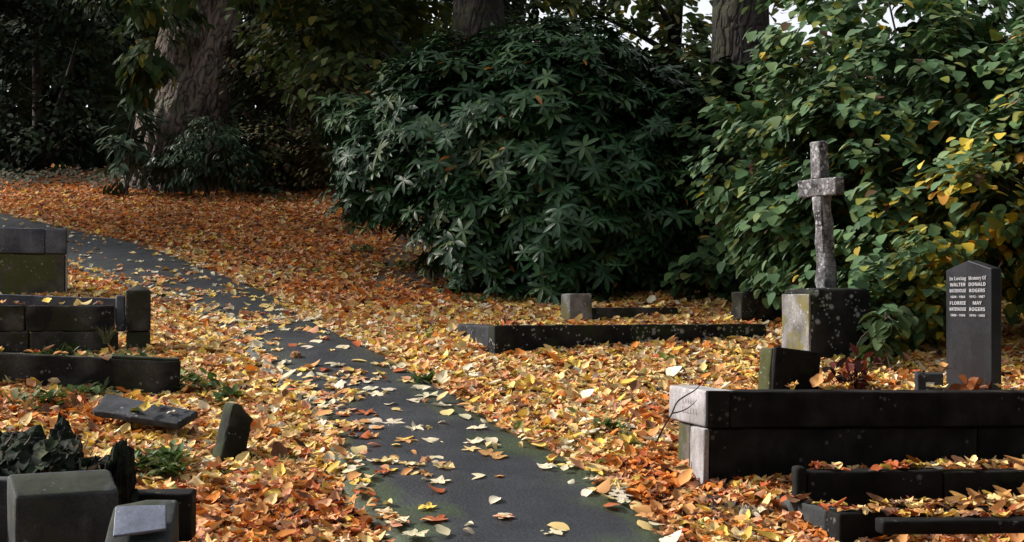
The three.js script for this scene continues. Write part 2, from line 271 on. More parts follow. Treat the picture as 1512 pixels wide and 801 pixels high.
// two leaf palettes in drifts: copper mostly at the back, yellow and cream elsewhere
const COPPER = [['tan', 4.5], ['orange', 5], ['rust', 2.6], ['brown', 1.8], ['pink', 3.2], ['cream', 1], ['yellow', .8], ['dark', .4]], YELLOWS = [['tan', 4], ['orange', 1.5], ['rust', .8], ['brown', .8], ['pink', 2], ['cream', 6.5], ['yellow', 3.6], ['pale', 1.8], ['green', .35], ['dark', .3]];
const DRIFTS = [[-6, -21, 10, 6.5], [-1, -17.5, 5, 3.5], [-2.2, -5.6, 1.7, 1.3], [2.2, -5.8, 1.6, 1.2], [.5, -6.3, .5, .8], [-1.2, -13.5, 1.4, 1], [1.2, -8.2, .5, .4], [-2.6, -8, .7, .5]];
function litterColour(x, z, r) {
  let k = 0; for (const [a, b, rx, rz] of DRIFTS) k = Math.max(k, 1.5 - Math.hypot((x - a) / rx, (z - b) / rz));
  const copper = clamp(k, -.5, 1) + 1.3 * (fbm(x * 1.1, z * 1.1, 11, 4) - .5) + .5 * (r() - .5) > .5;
  return jit(PAL[pick(copper ? COPPER : YELLOWS, r)], r, .28);
}
const BANDS = [[395, 478, .55, .22], [445, 455, .3, .15], [560, 700, .3, .1], [610, 697, .22, .07], [640, 690, .1, .05], [520, 640, .18, .3], [470, 590, .3, .3], [520, 560, .3, .2], [860, 690, .2, .15], [900, 735, .15, .15], [310, 440, .3, .2], [230, 420, .3, .2]].map(([px, py, s, k]) => ({ p: hit(px, py), s, k }));
const litter = LIT.map(() => []), loose = [];
const lr = rng(77);
function put(x, z, c, k, lift, tilt) {
  const n = gnormal(x, z); n.x += tilt * gauss(lr); n.z += tilt * gauss(lr); n.normalize();
  litter[k].push({ p: V(x, ground(x, z) + lift, z), q: qn(n, lr() * 7), s: (.036 + .045 * lr() + .05 * lr() * lr() * lr()) * (k < 4 ? 1.15 : 1), c });
}
function scatterLitter() {
  const r = rng(78); let n = 0;
  for (let d = 4.4; d < 29; ) {
    const half = .40 * d + .7, dd = .05, per = (d < 9 ? 1500 : d < 14 ? 1150 : 600) * 2 * half * dd; 
    for (let i = 0; i < per; i++) {
      const x = (r() * 2 - 1) * half, z = -(d + r() * dd);
      if (-z > 13.3 && x > -1.4 + (-z - 13.3) * -.05 && r() > .25) continue;               // under the shrubs
      const pd = pathDist(x, z) + .09 * (fbm(x * 3.1, z * 3.1, 21, 3) - .5) * 2 - .035;
      if (pd < 0) {
        let k = .006 + .02 * step(9, 12, d) + .5 * step(-.07, .01, pd) + .04 * step(-.3, 0, pd); for (const b of BANDS) { const q = Math.hypot(x - b.p.x, (z - b.p.z) * .8) / b.s; k += .75 * b.k * Math.exp(-q * q * 2); }
        if (r() > k) continue;
        const c = pick([['tan', 3], ['cream', 3], ['pale', 3], ['yellow', 1.5], ['rust', .8], ['pink', 1]], r);
        const nn = V(gauss(r) * .12, 1, .17 + gauss(r) * .12).normalize(), kk = Math.floor(r() * LIT.length);
        (r() < .45 && d < 14 ? loose : litter[kk]).push({ p: V(x, smooth0(x, z) + .04, z), q: qn(nn, r() * 7), s: .045 + .06 * r(), c: jit(PAL[c], r, .2), k: kk, kind: c });
        continue;
      }
      if (bareAt(x, z)) continue;
      const kk = Math.floor(r() * LIT.length), up = r();
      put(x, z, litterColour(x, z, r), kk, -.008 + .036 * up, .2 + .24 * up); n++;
    }
    d += dd;
  }
}

// ================================================================ GRAVES
const TURN = .27;                                            // the rows of graves all lie turned this way
function stoneIn(t, name, w, h, d, x, y, z, m, o = {}) { return mesh(name, block(w, h, d, o), m, t, V(x, y, z), o.rot); }
function leavesOn(t, n, x0, x1, y, z0, z1, seed, tint) {     // fallen leaves caught on a ledge; they join the litter
  t.updateMatrixWorld(true); const r = rng(seed);
  for (let i = 0; i < n; i++) { const p = V(x0 + r() * (x1 - x0), y + .012 + .015 * r(), z0 + r() * (z1 - z0)).applyMatrix4(t.matrixWorld), k = Math.floor(r() * LIT.length); litter[k].push({ p, q: qn(V(gauss(r) * .25, 1, gauss(r) * .25).normalize(), r() * 7), s: .05 + .045 * r(), c: jit(PAL[pick(tint || [['tan', 4], ['cream', 2], ['yellow', 2], ['rust', 2], ['brown', 2]], r)], r, .25) }); }
}
function footOf(t, x, z, w, d) { t.updateMatrixWorld(true); const p = V(x, 0, z).applyMatrix4(t.matrixWorld); foot(p.x, p.z, t.rotation.y, w, d); }

{ // the big two-course tomb kerb on the right
  const c = at(1043, 578, 6.7), t = thing('tomb_surround', 'two course stone tomb surround with a pale lettered end and long side coloured dark for shade and dirt', 'grave kerb', V(c.x, c.y - .48, c.z), TURN - .03); t.rotation.z = -.018;
  stoneIn(t, 'corner_shade_facing', .12, .182, .03, .06, .298, -.015, M.tombDark, { amp: .002, r: .006 });  // thin dark facing added; black front stones carry shade and dirt as colour
  stoneIn(t, 'end_coping', .17, .182, .52, .085, .298, -.292, M.tombPale, { amp: .003 });
  stoneIn(t, 'front_coping', 2.3, .182, .17, 1.272, .298, -.085, M.tombDark, { amp: .003, n: 40 });
  for (const [w, x] of [[1.5, .77], [.93, 1.987]]) stoneIn(t, 'base_stone', w, .29, .16, x, .004, -.095, M.tombDark, { amp: .004 });
  stoneIn(t, 'end_base_stone', .15, .29, .1, .092, .003, -.23, M.tombPale, { amp: .004 });
  stoneIn(t, 'end_base_stone', .15, .29, .17, .093, .003, -.368, M.tombLow, { amp: .004 });
  stoneIn(t, 'corner_base_lit_facing', .03, .288, .16, .004, .003, -.095, M.tombPale, { amp: .002, r: .006 });  // pale skin over the dark base stone, for the lit end
  // worn lettering cut on the end coping
  const cv = document.createElement('canvas'); cv.width = 256; cv.height = 128; const x = cv.getContext('2d'); x.fillStyle = '#000'; x.fillRect(0, 0, 256, 128); const r = rng(5); x.strokeStyle = '#fff'; x.lineWidth = 5;
  for (const [y, n] of [[34, 5], [76, 6]]) for (let i = 0; i < n; i++) { const X = 70 + i * 25; x.beginPath(); x.moveTo(X, y); x.lineTo(X + 8 * (r() - .3), y + 24); x.lineTo(X + 8 + 8 * r(), y + (r() < .5 ? 24 : 10)); x.stroke(); }
  const tx = new THREE.CanvasTexture(cv); const mt = new THREE.MeshStandardMaterial({ color: col(.05, .045, .045), alphaMap: tx, transparent: true, opacity: .5, roughness: .9 });
  mesh('worn_lettering', new THREE.PlaneGeometry(.38, .15), mt, t, V(-.0035, .395, -.25), [0, -PI / 2, 0]);
  footOf(t, 1.2, -.09, 2.5, .22); footOf(t, .09, -.25, .22, .5);
  leavesOn(t, 14, .3, 2.4, .48, -.16, -.02, 31);
  // twig resting against the pale end
  const tw = [at(971, 650, 6.72), at(981, 630, 6.6), at(992, 612, 6.58), at(1000, 594, 6.6), at(1014, 584, 6.6), at(1026, 577, 6.62), at(1036, 566, 6.75)], tw2 = [at(992, 611, 6.58), at(1008, 607, 6.57), at(1020, 600, 6.57), at(1029, 591, 6.56)];
  tag(mesh('twig', mergeGeometries([limb(tw, [.005, .004, .002], { seg: 20, rad: 6, lump: .2 }), limb(tw2, [.004, .003, .0015], { seg: 10, rad: 6 })]), new THREE.MeshStandardMaterial({ color: col(.02, .014, .012), roughness: .9 })), 'thin dark forked twig leaning on the pale lettered end of the tomb', 'twig');
}
{ // low black kerbs in front of it
  let c = at(1176, 692, 6.28), t = thing('grave_kerb', 'low black grave kerb with a rounded end post, just before the tall tomb surround', 'grave kerb', V(c.x, c.y - .22, c.z), .12); 
  stoneIn(t, 'end_post', .055, .225, .08, .028, 0, -.04, M.kerbBlack, { r: .025 }); stoneIn(t, 'rail', .66, .2, .12, .39, 0, -.07, M.kerbBlack); stoneIn(t, 'rail', .7, .19, .12, 1.074, 0, -.07, M.kerbBlack);
  leavesOn(t, 44, .1, 1.4, .2, -.12, -.02, 32); footOf(t, .7, -.07, 1.5, .14);
  c = at(1240, 759, 5.9); t = thing('grave_kerb', 'black grave kerb with a grey left end between two lower black kerbs', 'grave kerb', V(c.x, c.y - .25, c.z), .3);
  stoneIn(t, 'rail', .5, .25, .12, .25, 0, -.06, M.kerbBlack); stoneIn(t, 'rail', .5, .235, .12, .752, 0, -.06, M.kerbBlack); stoneIn(t, 'end_rail', .1, .25, .5, .05, 0, -.372, M.greyHead); leavesOn(t, 95, .05, 1.1, .245, -.14, .01, 33); leavesOn(t, 26, -.02, .12, .245, -.62, -.12, 37); footOf(t, .5, -.06, 1, .16);
  c = at(1372, 769, 5.65); t = thing('grave_kerb', 'thin black kerb rail lying lowest, in front of the black kerb with the grey end', 'grave kerb', V(c.x - .2, c.y - .062, c.z), .05);
  stoneIn(t, 'rail', .85, .06, .1, .43, 0, -.05, M.kerbBlack); leavesOn(t, 44, .1, .85, .05, -.18, -.06, 34);
}
{ // black kerb below the rhododendron
  let c = at(730, 481, 9.9), t = thing('grave_kerb', 'long low black grave kerb spotted with white lichen below the big dark bush', 'grave kerb', V(c.x, c.y - .3, c.z), TURN + .06);
  stoneIn(t, 'rail', 1.1, .3, .14, .55, 0, -.07, M.kerbDark); stoneIn(t, 'rail', 1.15, .3, .14, 1.677, 0, -.07, M.kerbDark, { amp: .005 }); stoneIn(t, 'end_rail', .14, .298, .8, .07, 0, -.542, M.slate);
  leavesOn(t, 60, .02, 2.2, .3, -.14, 0, 35); footOf(t, 1.1, -.07, 2.3, .18);
  c = at(842, 471, 11.5); t = thing('grave_kerb', 'small kerb with a square pale corner post under the edge of the bush', 'grave kerb', V(c.x, c.y - .06, c.z), TURN + .1);
  stoneIn(t, 'corner_post', .21, .275, .2, .1, 0, -.1, M.plinth, { amp: .006 }); stoneIn(t, 'rail', .85, .155, .13, .632, 0, -.1, M.kerbLeft, { amp: .006 }); leavesOn(t, 22, .22, 1.05, .15, -.17, -.03, 36); footOf(t, .5, -.1, 1.1, .2);
  c = at(1100, 465, 11.3); t = thing('stone_block', 'dark square kerb stone half hidden behind the cross base', 'stone block', V(c.x, c.y - .04, c.z), TURN); stoneIn(t, 'stone', .4, .23, .2, .17, 0, -.1, M.kerbLeft, { amp: .008 }); stoneIn(t, 'cap', .3, .035, .24, .21, .232, -.1, M.greyHead, { amp: .004, r: .008 });  // paler top piece stands in for light on the block
}
{ // cross on its plinth
  const c = at(1200, 526, 9.6), t = thing('stone_cross', 'weathered granite cross with rough shaft on a lichen spotted square plinth', 'cross', V(c.x, c.y - .06, c.z), TURN);
  stoneIn(t, 'plinth_lit_face', .022, .5, .42, -.008, 0, -.23, M.plinth, { amp: .003, r: .006 }); stoneIn(t, 'plinth', .47, .54, .46, .235, 0, -.23, M.kerbDark, { amp: .01, r: .03, n: 16, shape: (x, y, z) => [x * (1 - .03 * y), y, z * (1 - .03 * y)] });  // pale skin for the lit side, dark body colour for the shaded front
  const s = new THREE.Group(); s.name = 'cross'; s.position.set(.235, .525, -.23); s.rotation.set(0, .32, .075); t.add(s);
  stoneIn(s, 'shaft', .1, .70, .108, 0, 0, 0, M.cross, { amp: .012, r: .022, n: 18, shape: (x, y, z) => [x * (1.1 - .22 * y), y, z * (1.1 - .22 * y)] });
  stoneIn(s, 'arms', .1, .128, .37, 0, .69, 0, M.cross, { amp: .005, r: .01, n: 14 });
  stoneIn(s, 'head', .094, .272, .1, 0, .815, 0, M.cross, { amp: .006, r: .014, n: 14 });
  footOf(t, .23, -.23, .5, .5);
}
{ // leaning dark slab
  const c = at(1140, 590, 8.5), t = thing('leaning_slab', 'small dark slab leaning beside the cross base with a pale left edge', 'gravestone', V(c.x, c.y - .12, c.z), .62); t.rotation.z = -.1;
  stoneIn(t, 'shade_face', .42, .45, .035, .21, 0, -.018, M.kerbBlack, { amp: .004 }); stoneIn(t, 'body', .4, .445, .11, .2, 0, -.093, M.leftMoss, { amp: .006 }); footOf(t, .2, -.06, .42, .15);  // black skin puts the front shade into the stone, paler body at the edge
}
{ // headstone with white lettering
  const c = at(1398, 580, 8.75), t = thing('headstone', 'tall black polished headstone with two columns of white lettering and a shallow peak', 'headstone', V(c.x, c.y - .06, c.z), -1.30);
  const w = .47, h = .785, dp = .075, sh = new THREE.Shape(); sh.moveTo(0, 0); sh.lineTo(w, 0); sh.lineTo(w, h); sh.lineTo(w * .5, h + .055); sh.lineTo(0, h); sh.lineTo(0, 0);
  const g = new THREE.ExtrudeGeometry(sh, { depth: dp - .012, bevelEnabled: true, bevelThickness: .006, bevelSize: .006, bevelSegments: 2 }); g.translate(0, 0, -dp + .006);
  mesh('tablet', g, M.polished, t, V(0, .06, 0)); stoneIn(t, 'base', .58, .09, .24, w / 2, -.03, -.045, M.tombDark, { amp: .003 });
  const cv = document.createElement('canvas'); cv.width = 512; cv.height = 512; const x = cv.getContext('2d'); x.fillStyle = '#000'; x.fillRect(0, 0, 512, 512); x.fillStyle = '#fff'; x.textAlign = 'center'; x.textBaseline = 'middle';
  const rows = [['In Loving', 'Memory Of'], ['WALTER', 'DONALD'], ['WATERHOUSE', 'ROGERS'], ['1884 - 1964', '1912 - 1987'], ['FLORRIE', 'MAY'], ['WATERHOUSE', 'ROGERS'], ['1888 - 1956', '1914 - 1992']];
  rows.forEach((rw, i) => rw.forEach((s, k) => { const f = i === 0 ? 'bold 54px serif' : i === 3 || i === 6 ? 'bold 38px sans-serif' : 'bold 54px sans-serif'; x.font = f; const X = k ? 385 : 135, Y = 42 + i * 70; x.save(); x.translate(X, Y); const m = x.measureText(s).width; x.scale(Math.min(1, 222 / m), 1); x.fillText(s, 0, 0); x.restore(); }));
  const fr = rng(8); x.fillStyle = '#000'; for (let i = 0; i < 900; i++) x.fillRect(fr() * 512, fr() * 512, 1 + fr() * 5, 1 + fr() * 4); const tx = new THREE.CanvasTexture(cv); tx.anisotropy = 8;
  mesh('inscription', new THREE.PlaneGeometry(.42, .285), new THREE.MeshStandardMaterial({ color: col(.3, .3, .32), alphaMap: tx, transparent: true, roughness: .6 }), t, V(w / 2, .06 + .615, .0075));
  footOf(t, .22, -.08, .58, .3);
  const p = at(1372, 577, 8.3), k = thing('grave_plaque', 'small grey memorial block with a white label beside the black headstone', 'plaque', V(p.x, p.y - .03, p.z), -.15);
  stoneIn(k, 'block', .16, .14, .1, 0, 0, 0, M.slate, { amp: .002 }); mesh('label', new THREE.PlaneGeometry(.05, .025), new THREE.MeshStandardMaterial({ color: col(.5, .5, .5), roughness: .5 }), k, V(.0, .07, .0535)); leavesOn(k, 4, -.08, .1, .14, -.04, .04, 40); footOf(k, 0, 0, .18, .12);
}
{ // left side: tall block, kerb with pier, low sloping kerb
  let c = at(98, 338, 13.2), t = thing('tomb_surround', 'tall grey tomb wall with a blue grey coping above a mossy panel', 'tomb', V(c.x, c.y - .7, c.z), TURN + .03);
  stoneIn(t, 'coping_stone', .2, .245, .32, -.1, .455, -.16, M.leftBlue, { amp: .003 }); stoneIn(t, 'coping_stone', 1.6, .245, .32, -1.004, .455, -.16, M.leftBlue, { amp: .003 }); stoneIn(t, 'panel', 1.78, .45, .27, -.905, .002, -.15, M.leftMoss, { amp: .005 }); stoneIn(t, 'end_strip', .014, .452, .28, -.004, .002, -.15, M.tombPale, { r: .003, amp: .001 });
  footOf(t, -.9, -.15, 1.8, .3);
  c = at(187, 516, 10); t = thing('grave_kerb', 'two course dark kerb ending in a pointed corner pier beside the path', 'grave kerb', V(c.x, c.y - .08, c.z), TURN);
  const pier = (h, w) => (x, y, z) => [x, y + (y > h - .02 ? .05 * (1 - 2 * Math.max(Math.abs(x), Math.abs(z)) / w) : 0), z];
  stoneIn(t, 'pier_base', .17, .21, .19, .08, 0, -.09, M.kerbLeft, { amp: .004 }); stoneIn(t, 'pier', .18, .3, .2, .08, .212, -.09, M.kerbLeft, { amp: .004, shape: pier(.3, .2), n: 12 }); stoneIn(t, 'pier_buttress', .07, .27, .14, -.047, .21, -.13, M.leftBlue, { amp: .004 });
  for (const [w, x] of [[.62, -.4], [.72, -1.075]]) { stoneIn(t, 'upper_rail', w - .006, .19, .16, x, .212, -.09, M.kerbLeft, { amp: .004 }); stoneIn(t, 'lower_rail', w - .006, .21, .18, x + .03, 0, -.09, M.kerbLeft, { amp: .004 }); }
  stoneIn(t, 'far_rail', 1.4, .3, .13, -.8, .185, -1.0, M.leftBlue, { amp: .004, rot: [0, 0, -.035] }); leavesOn(t, 10, -1.4, -.1, .4, -.15, -.03, 41); footOf(t, -.6, -.09, 1.6, .2);
  c = at(262, 578, 8.7); t = thing('grave_kerb', 'low mossy kerb stone sinking into the leafy bank on its left', 'grave kerb', V(c.x, c.y - .05, c.z), TURN - .1); t.rotation.z = -.055;
  stoneIn(t, 'rail', 1.35, .24, .13, -.675, 0, -.065, M.kerbLeft, { amp: .006 }); stoneIn(t, 'moss_cap', .42, .022, .11, -.22, .236, -.065, M.mossStone, { amp: .004, r: .008 }); leavesOn(t, 14, -1.3, -.4, .24, -.12, -.01, 42); footOf(t, -.68, -.065, 1.36, .16);
}
{ // fallen slab and small tilted stone
  let p = hit(212, 638), t = thing('fallen_slab', 'chipped slate slab lying flat among the fallen leaves', 'slab', V(p.x, p.y + .085, p.z), -.42); t.rotation.order = 'YXZ'; t.rotation.x = .3; t.rotation.z = -.12;
  mesh('slab', block(.62, .05, .21, { amp: .007, n: 16, shape: (x, y, z) => [x + (x < 0 ? .08 * z / .2 : 0), y, z * (1 - .25 * x)] }), M.slate, t); leavesOn(t, 5, -.25, .2, .05, -.08, .08, 43, [['yellow', 2], ['pale', 2], ['green', 1]]); 
  p = hit(333, 674); t = thing('tilted_stone', 'small mossy stone post tilting beside the path', 'stone', V(p.x, p.y - .05, p.z), .75); t.rotation.z = -.2; t.rotation.x = -.08;
  stoneIn(t, 'post', .14, .33, .11, 0, 0, 0, M.mossStone, { amp: .016, r: .016, n: 14, shape: (x, y, z) => [x + .05 * y, y > .2 ? y - Math.max(0, x + .02) * .7 * (y - .2) / .13 : y, z] }); footOf(t, 0, 0, .14, .12);
}
function rockGeo(rx, ry, rz, seed, det = 5) {
  const g = new THREE.IcosahedronGeometry(1, det * 6), p = g.attributes.position, uv = [];
  for (let i = 0; i < p.count; i++) { const v = V(p.getX(i), p.getY(i), p.getZ(i)), n = fbm(v.x * 1.6 + seed, v.y * 1.6, v.z * 1.6, 3), q = Math.abs(fbm(v.x * 3 + seed, v.y * 1.5, v.z * 3 + 4, 3) - .5) * 2; const e = Math.abs(fbm(v.x * 5.5 + seed, v.y * 4, v.z * 5.5 + 4, 4) - .5) * 2, k = .66 + .5 * n + .32 * q + (det > 4 ? .16 * e : 0); v.multiplyScalar(k); p.setXYZ(i, v.x * rx, v.y * ry, v.z * rz); uv.push(v.x * rx / .4, v.y * ry / .4 + v.z * rz); }
  g.setAttribute('uv', new THREE.Float32BufferAttribute(uv, 2)); g.computeVertexNormals(); return g;
}
{ // dark stones, bottom left
  let c = at(22, 735, 4.9), t = thing('headstone', 'small grey headstone with a chamfered top before the jagged black rocks', 'headstone', V(c.x, c.y - .55, c.z), .5);
  stoneIn(t, 'tablet', .37, .61, .2, .185, 0, -.1, M.greyHead, { amp: .003, n: 12, shape: (x, y, z) => [x, y > .5 ? y - Math.max(0, z + .04) * .42 : y, z] });
  c = at(-10, 712, 5.2); t = thing('grave_kerb', 'grey flat topped kerb behind the small chamfered headstone', 'grave kerb', V(c.x, c.y - .4, c.z), .2); stoneIn(t, 'rail', .45, .415, .12, -.02, 0, 0, M.greyHead);
  const rocks = [['jagged_rock', 14, 712, 5.75, .24, .21, .17, 3, 'large jagged black rock with dry stalks behind the small headstone'], ['jagged_rock', 94, 700, 5.7, .085, .2, .12, 8, 'tall pointed black rock between two broader black rocks'], ['jagged_rock', 140, 718, 5.6, .1, .12, .11, 13, 'low rounded black rock with mossy pits'], ['jagged_rock', 178, 712, 5.55, .06, .17, .09, 21, 'narrow upright black rock nearest the black block']];
  for (const [n, px, py, d, a, b, e, s, l] of rocks) { const p = at(px, py, d), o = mesh(n, rockGeo(a, b, e, s), M.rock, null, p); tag(o, l, 'rock', 'jagged black rocks around a grave'); }
  const ri = rng(63), iv = []; for (let i = 0; i < 620; i++) { const px = -10 + ri() * 205, top = px < 60 ? 668 : px < 115 ? 648 : px < 160 ? 684 : 668, p = at(px, top + Math.pow(ri(), .8) * 60, 5.66 - ri() * .16); iv.push({ p, q: qf(V(gauss(ri), -.5 + gauss(ri) * .5, 1), V(gauss(ri) * .6, 1, .5)), s: .03 + ri() * .04, c: jit(pick([[[.012, .018, .01], 5], [[.022, .034, .016], 3], [[.05, .055, .03], .6], [[.09, .045, .02], .5]], ri), ri, .35) }); }
  tag(instanced('rock_ivy', G.round2, ML.dull, iv), 'dark small leaved ivy growing over the jagged black rocks', 'ivy', null, 'stuff');
  const r = rng(61), st = []; for (let i = 0; i < 16; i++) { const p = at(5 + r() * 150, 650 + r() * 50, 5.52), q = p.clone().add(V((r() - .2) * .05, .03 + r() * .03, .01)); st.push(limb([p, p.clone().lerp(q, .5).add(V(.006, 0, .004)), q], [.002, .0025, .001], { seg: 5, rad: 4 })); }
  tag(mesh('dry_stalks', mergeGeometries(st), new THREE.MeshStandardMaterial({ color: col(.16, .14, .10), roughness: .9 })), 'pale dry stalks caught on the black rocks', 'stalks', null, 'stuff');
  c = at(282, 772, 5.6); t = thing('stone_block', 'squared black stone block beside the jagged rocks and the path leaves', 'stone block', V(c.x, c.y - .08, c.z), .1); stoneIn(t, 'block', .36, .2, .16, -.18, 0, -.08, M.kerbBlack, { amp: .003 }); footOf(t, -.18, -.08, .36, .16);
  c = at(205, 800, 4.85); t = thing('wedge_stone', 'low wedge memorial with a sloping pale blue face', 'memorial', V(c.x, c.y - .1, c.z), .1);
  const slope = (x, y, z) => [x, y > .1 ? y - Math.max(0, z + .09) * .62 - Math.max(0, -x) * .16 : y, z];
  stoneIn(t, 'wedge', .235, .225, .24, .0, 0, -.05, M.greyHead, { amp: .003, n: 14, shape: slope });
  const pg = block(.185, .012, .15, { amp: .0015, r: .004, n: 8, shape: (x, y, z) => [x + .12 * z, y, z * (1 - 1.2 * x)] }); mesh('sloping_face', pg, M.bluePolish, t, V(.004, .172, -.006), [.555, 0, .085]);
}

// ================================================================ TREES AND SHRUBS
function barkMat(seed, a, b) {
  const BK = (u, v) => { const w = 1.2 * fbm(u * 6, v * 5, seed + 8, 3), p = Math.abs(2 * fbm(u * 26 + w, v * 4.5 + w * .4, seed, 2) - 1), q = Math.abs(2 * fbm(u * 60 + w, v * 13, seed + 5, 2) - 1); return clamp(Math.pow(p * 2.2, .6) * .75 + q * .45, 0, 1); };   // plates between dark furrows
  const map = dataTex(384, (u, v) => { const n = BK(u, v), k = fbm(u * 6, v * 6, seed + 2, 4, 6); return mix(mix(a, b, clamp((n - .2) * 1.5, 0, 1)), [.05, .055, .025], step(.58, .75, k) * .6); }, true);
  const bm = dataTex(384, BK); return new THREE.MeshStandardMaterial({ map, bumpMap: bm, bumpScale: .05, roughness: .95 });
}
const BARK = barkMat(3, [.025, .018, .014], [.115, .085, .068]), BARKD = barkMat(5, [.012, .01, .009], [.042, .034, .029]), TWIGM = new THREE.MeshStandardMaterial({ color: col(.04, .03, .022), roughness: .9 });
// points through a crown of ellipsoids [cx,cy,cz,rx,ry,rz,weight]: sprays of leaves round clump centres
function crown(n, ells, seed, { per = 34, spread = .22, shell = .55, gap = 0, gapF = .8, low = -1e9 } = {}) {
  const r = rng(seed), out = [], W = ells.reduce((s, e) => s + (e[6] || e[3] * e[4] + e[4] * e[5] + e[3] * e[5]), 0); let guard = 0;
  while (out.length < n && guard++ < n) {
    let t = r() * W, e = ells[0]; for (const k of ells) { e = k; if ((t -= (k[6] || k[3] * k[4] + k[4] * k[5] + k[3] * k[5])) <= 0) break; }
    const u = r() * 2 - 1, a = r() * 2 * PI, s = Math.sqrt(1 - u * u), dir = V(s * Math.cos(a), u, s * Math.sin(a));
    const lum = .8 + .4 * fbm(dir.x * 2 + seed, dir.y * 2, dir.z * 2 + e[0], 3), R = (1 - shell * r() * r()) * lum, c = V(e[0] + dir.x * e[3] * R, e[1] + dir.y * e[4] * R, e[2] + dir.z * e[5] * R);
    if (gap && fbm(c.x * gapF + seed, c.y * gapF, c.z * gapF, 2) < gap) continue; if (c.y < low) continue;
    const m = Math.round(per * (.4 + r() * 1.2)); for (let i = 0; i < m; i++) out.push({ p: V(c.x + gauss(r) * spread, c.y + gauss(r) * spread * .75, c.z + gauss(r) * spread), o: dir });
  }
  return out;
}
// leaves on those points: they face outwards and up, tips drooping
function foliage(pts, seed, { size = [.09, .13], pal, dr = .45, k = .3, filt } = {}) {
  const r = rng(seed);
  return pts.map(({ p, o }) => { const f = V(o.x + gauss(r) * .7, -dr + gauss(r) * .35 + o.y * .4, o.z + gauss(r) * .7), up = V(gauss(r) * .45 + o.x * .5, 1, gauss(r) * .45 + o.z * .5); const key = filt ? filt(p, r) : pick(pal, r); return { p, q: qf(f, up), s: size[0] + r() * (size[1] - size[0]), c: jit(key, r, k) }; });
}
function toScreen(p) { return [PW / 2 + p.x / -p.z * F, HY - p.y / -p.z * F]; }
// splits off the leaves that show largest as parts of their own
function leafParts(list, n, geo, mat, parent, score, name = 'leaf') {
  const inv = new THREE.Matrix4(); parent.updateMatrixWorld(true); inv.copy(parent.matrixWorld).invert();
  const sc = list.map((it, i) => { const [a, b] = toScreen(it.p), vis = a > 0 && a < PW && b > 4 && b < PH; return [vis ? score(it) : -1e9, i]; }).sort((x, y) => y[0] - x[0]).slice(0, n), ids = new Set(sc.map(x => x[1]));
  const mats = new Map(), rest = [];
  list.forEach((it, i) => { if (!ids.has(i)) { rest.push(it); return; } const key = [it.c.r, it.c.g, it.c.b].map(v => Math.round(Math.sqrt(v) * 22)).join(); let m = mats.get(key); if (!m) { m = mat.clone(); m.color.copy(it.c); mats.set(key, m); } const o = mesh(name, geo, m, parent, it.p.clone().applyMatrix4(inv)); o.quaternion.copy(it.q); o.scale.setScalar(it.s); });
  return rest;
}
const local = (list, o) => list.map(it => ({ ...it, p: it.p.clone().sub(o) }));
function shrub(name, label, category, foot0, ells, n, seed, o) {
  const t = thing(name, label, category, foot0, 0, o.group); const r = rng(seed + 7), st = [];
  for (let i = 0; i < (o.stems || 5); i++) { const e = ells[Math.floor(r() * ells.length)], to = V(e[0] + (r() - .5) * e[3], e[1] + (r() - .2) * e[4] * .7, e[2] + (r() - .5) * e[5]).sub(foot0); st.push(limb([V((r() - .5) * .3, -.1, (r() - .5) * .3), to.clone().multiplyScalar(.5).add(V((r() - .5) * .4, 0, (r() - .5) * .3)), to], [o.rad || .05, (o.rad || .05) * .7, .008], { seg: 10, rad: 7, lump: .15 })); }
  mesh('stem', mergeGeometries(st), TWIGM, t);
  let list = foliage(crown(n, ells, seed, o), seed + 2, o); if (o.keep) list = list.filter(o.keep);
  if (o.parts) list = leafParts(list, o.parts, o.geo, o.mat, t, o.score || (it => it.p.z * 1 + it.s));
  instanced('foliage', o.geo, o.mat, local(list, foot0), t); return t;
}
const gp = (px, d) => { const x = (px - PW / 2) / F * d; return V(x, ground(x, -d), -d); };
const E = (px, py, d, rx, ry, rz, w) => { const p = at(px, py, d); return [p.x, p.y, p.z, rx, ry, rz, w]; };

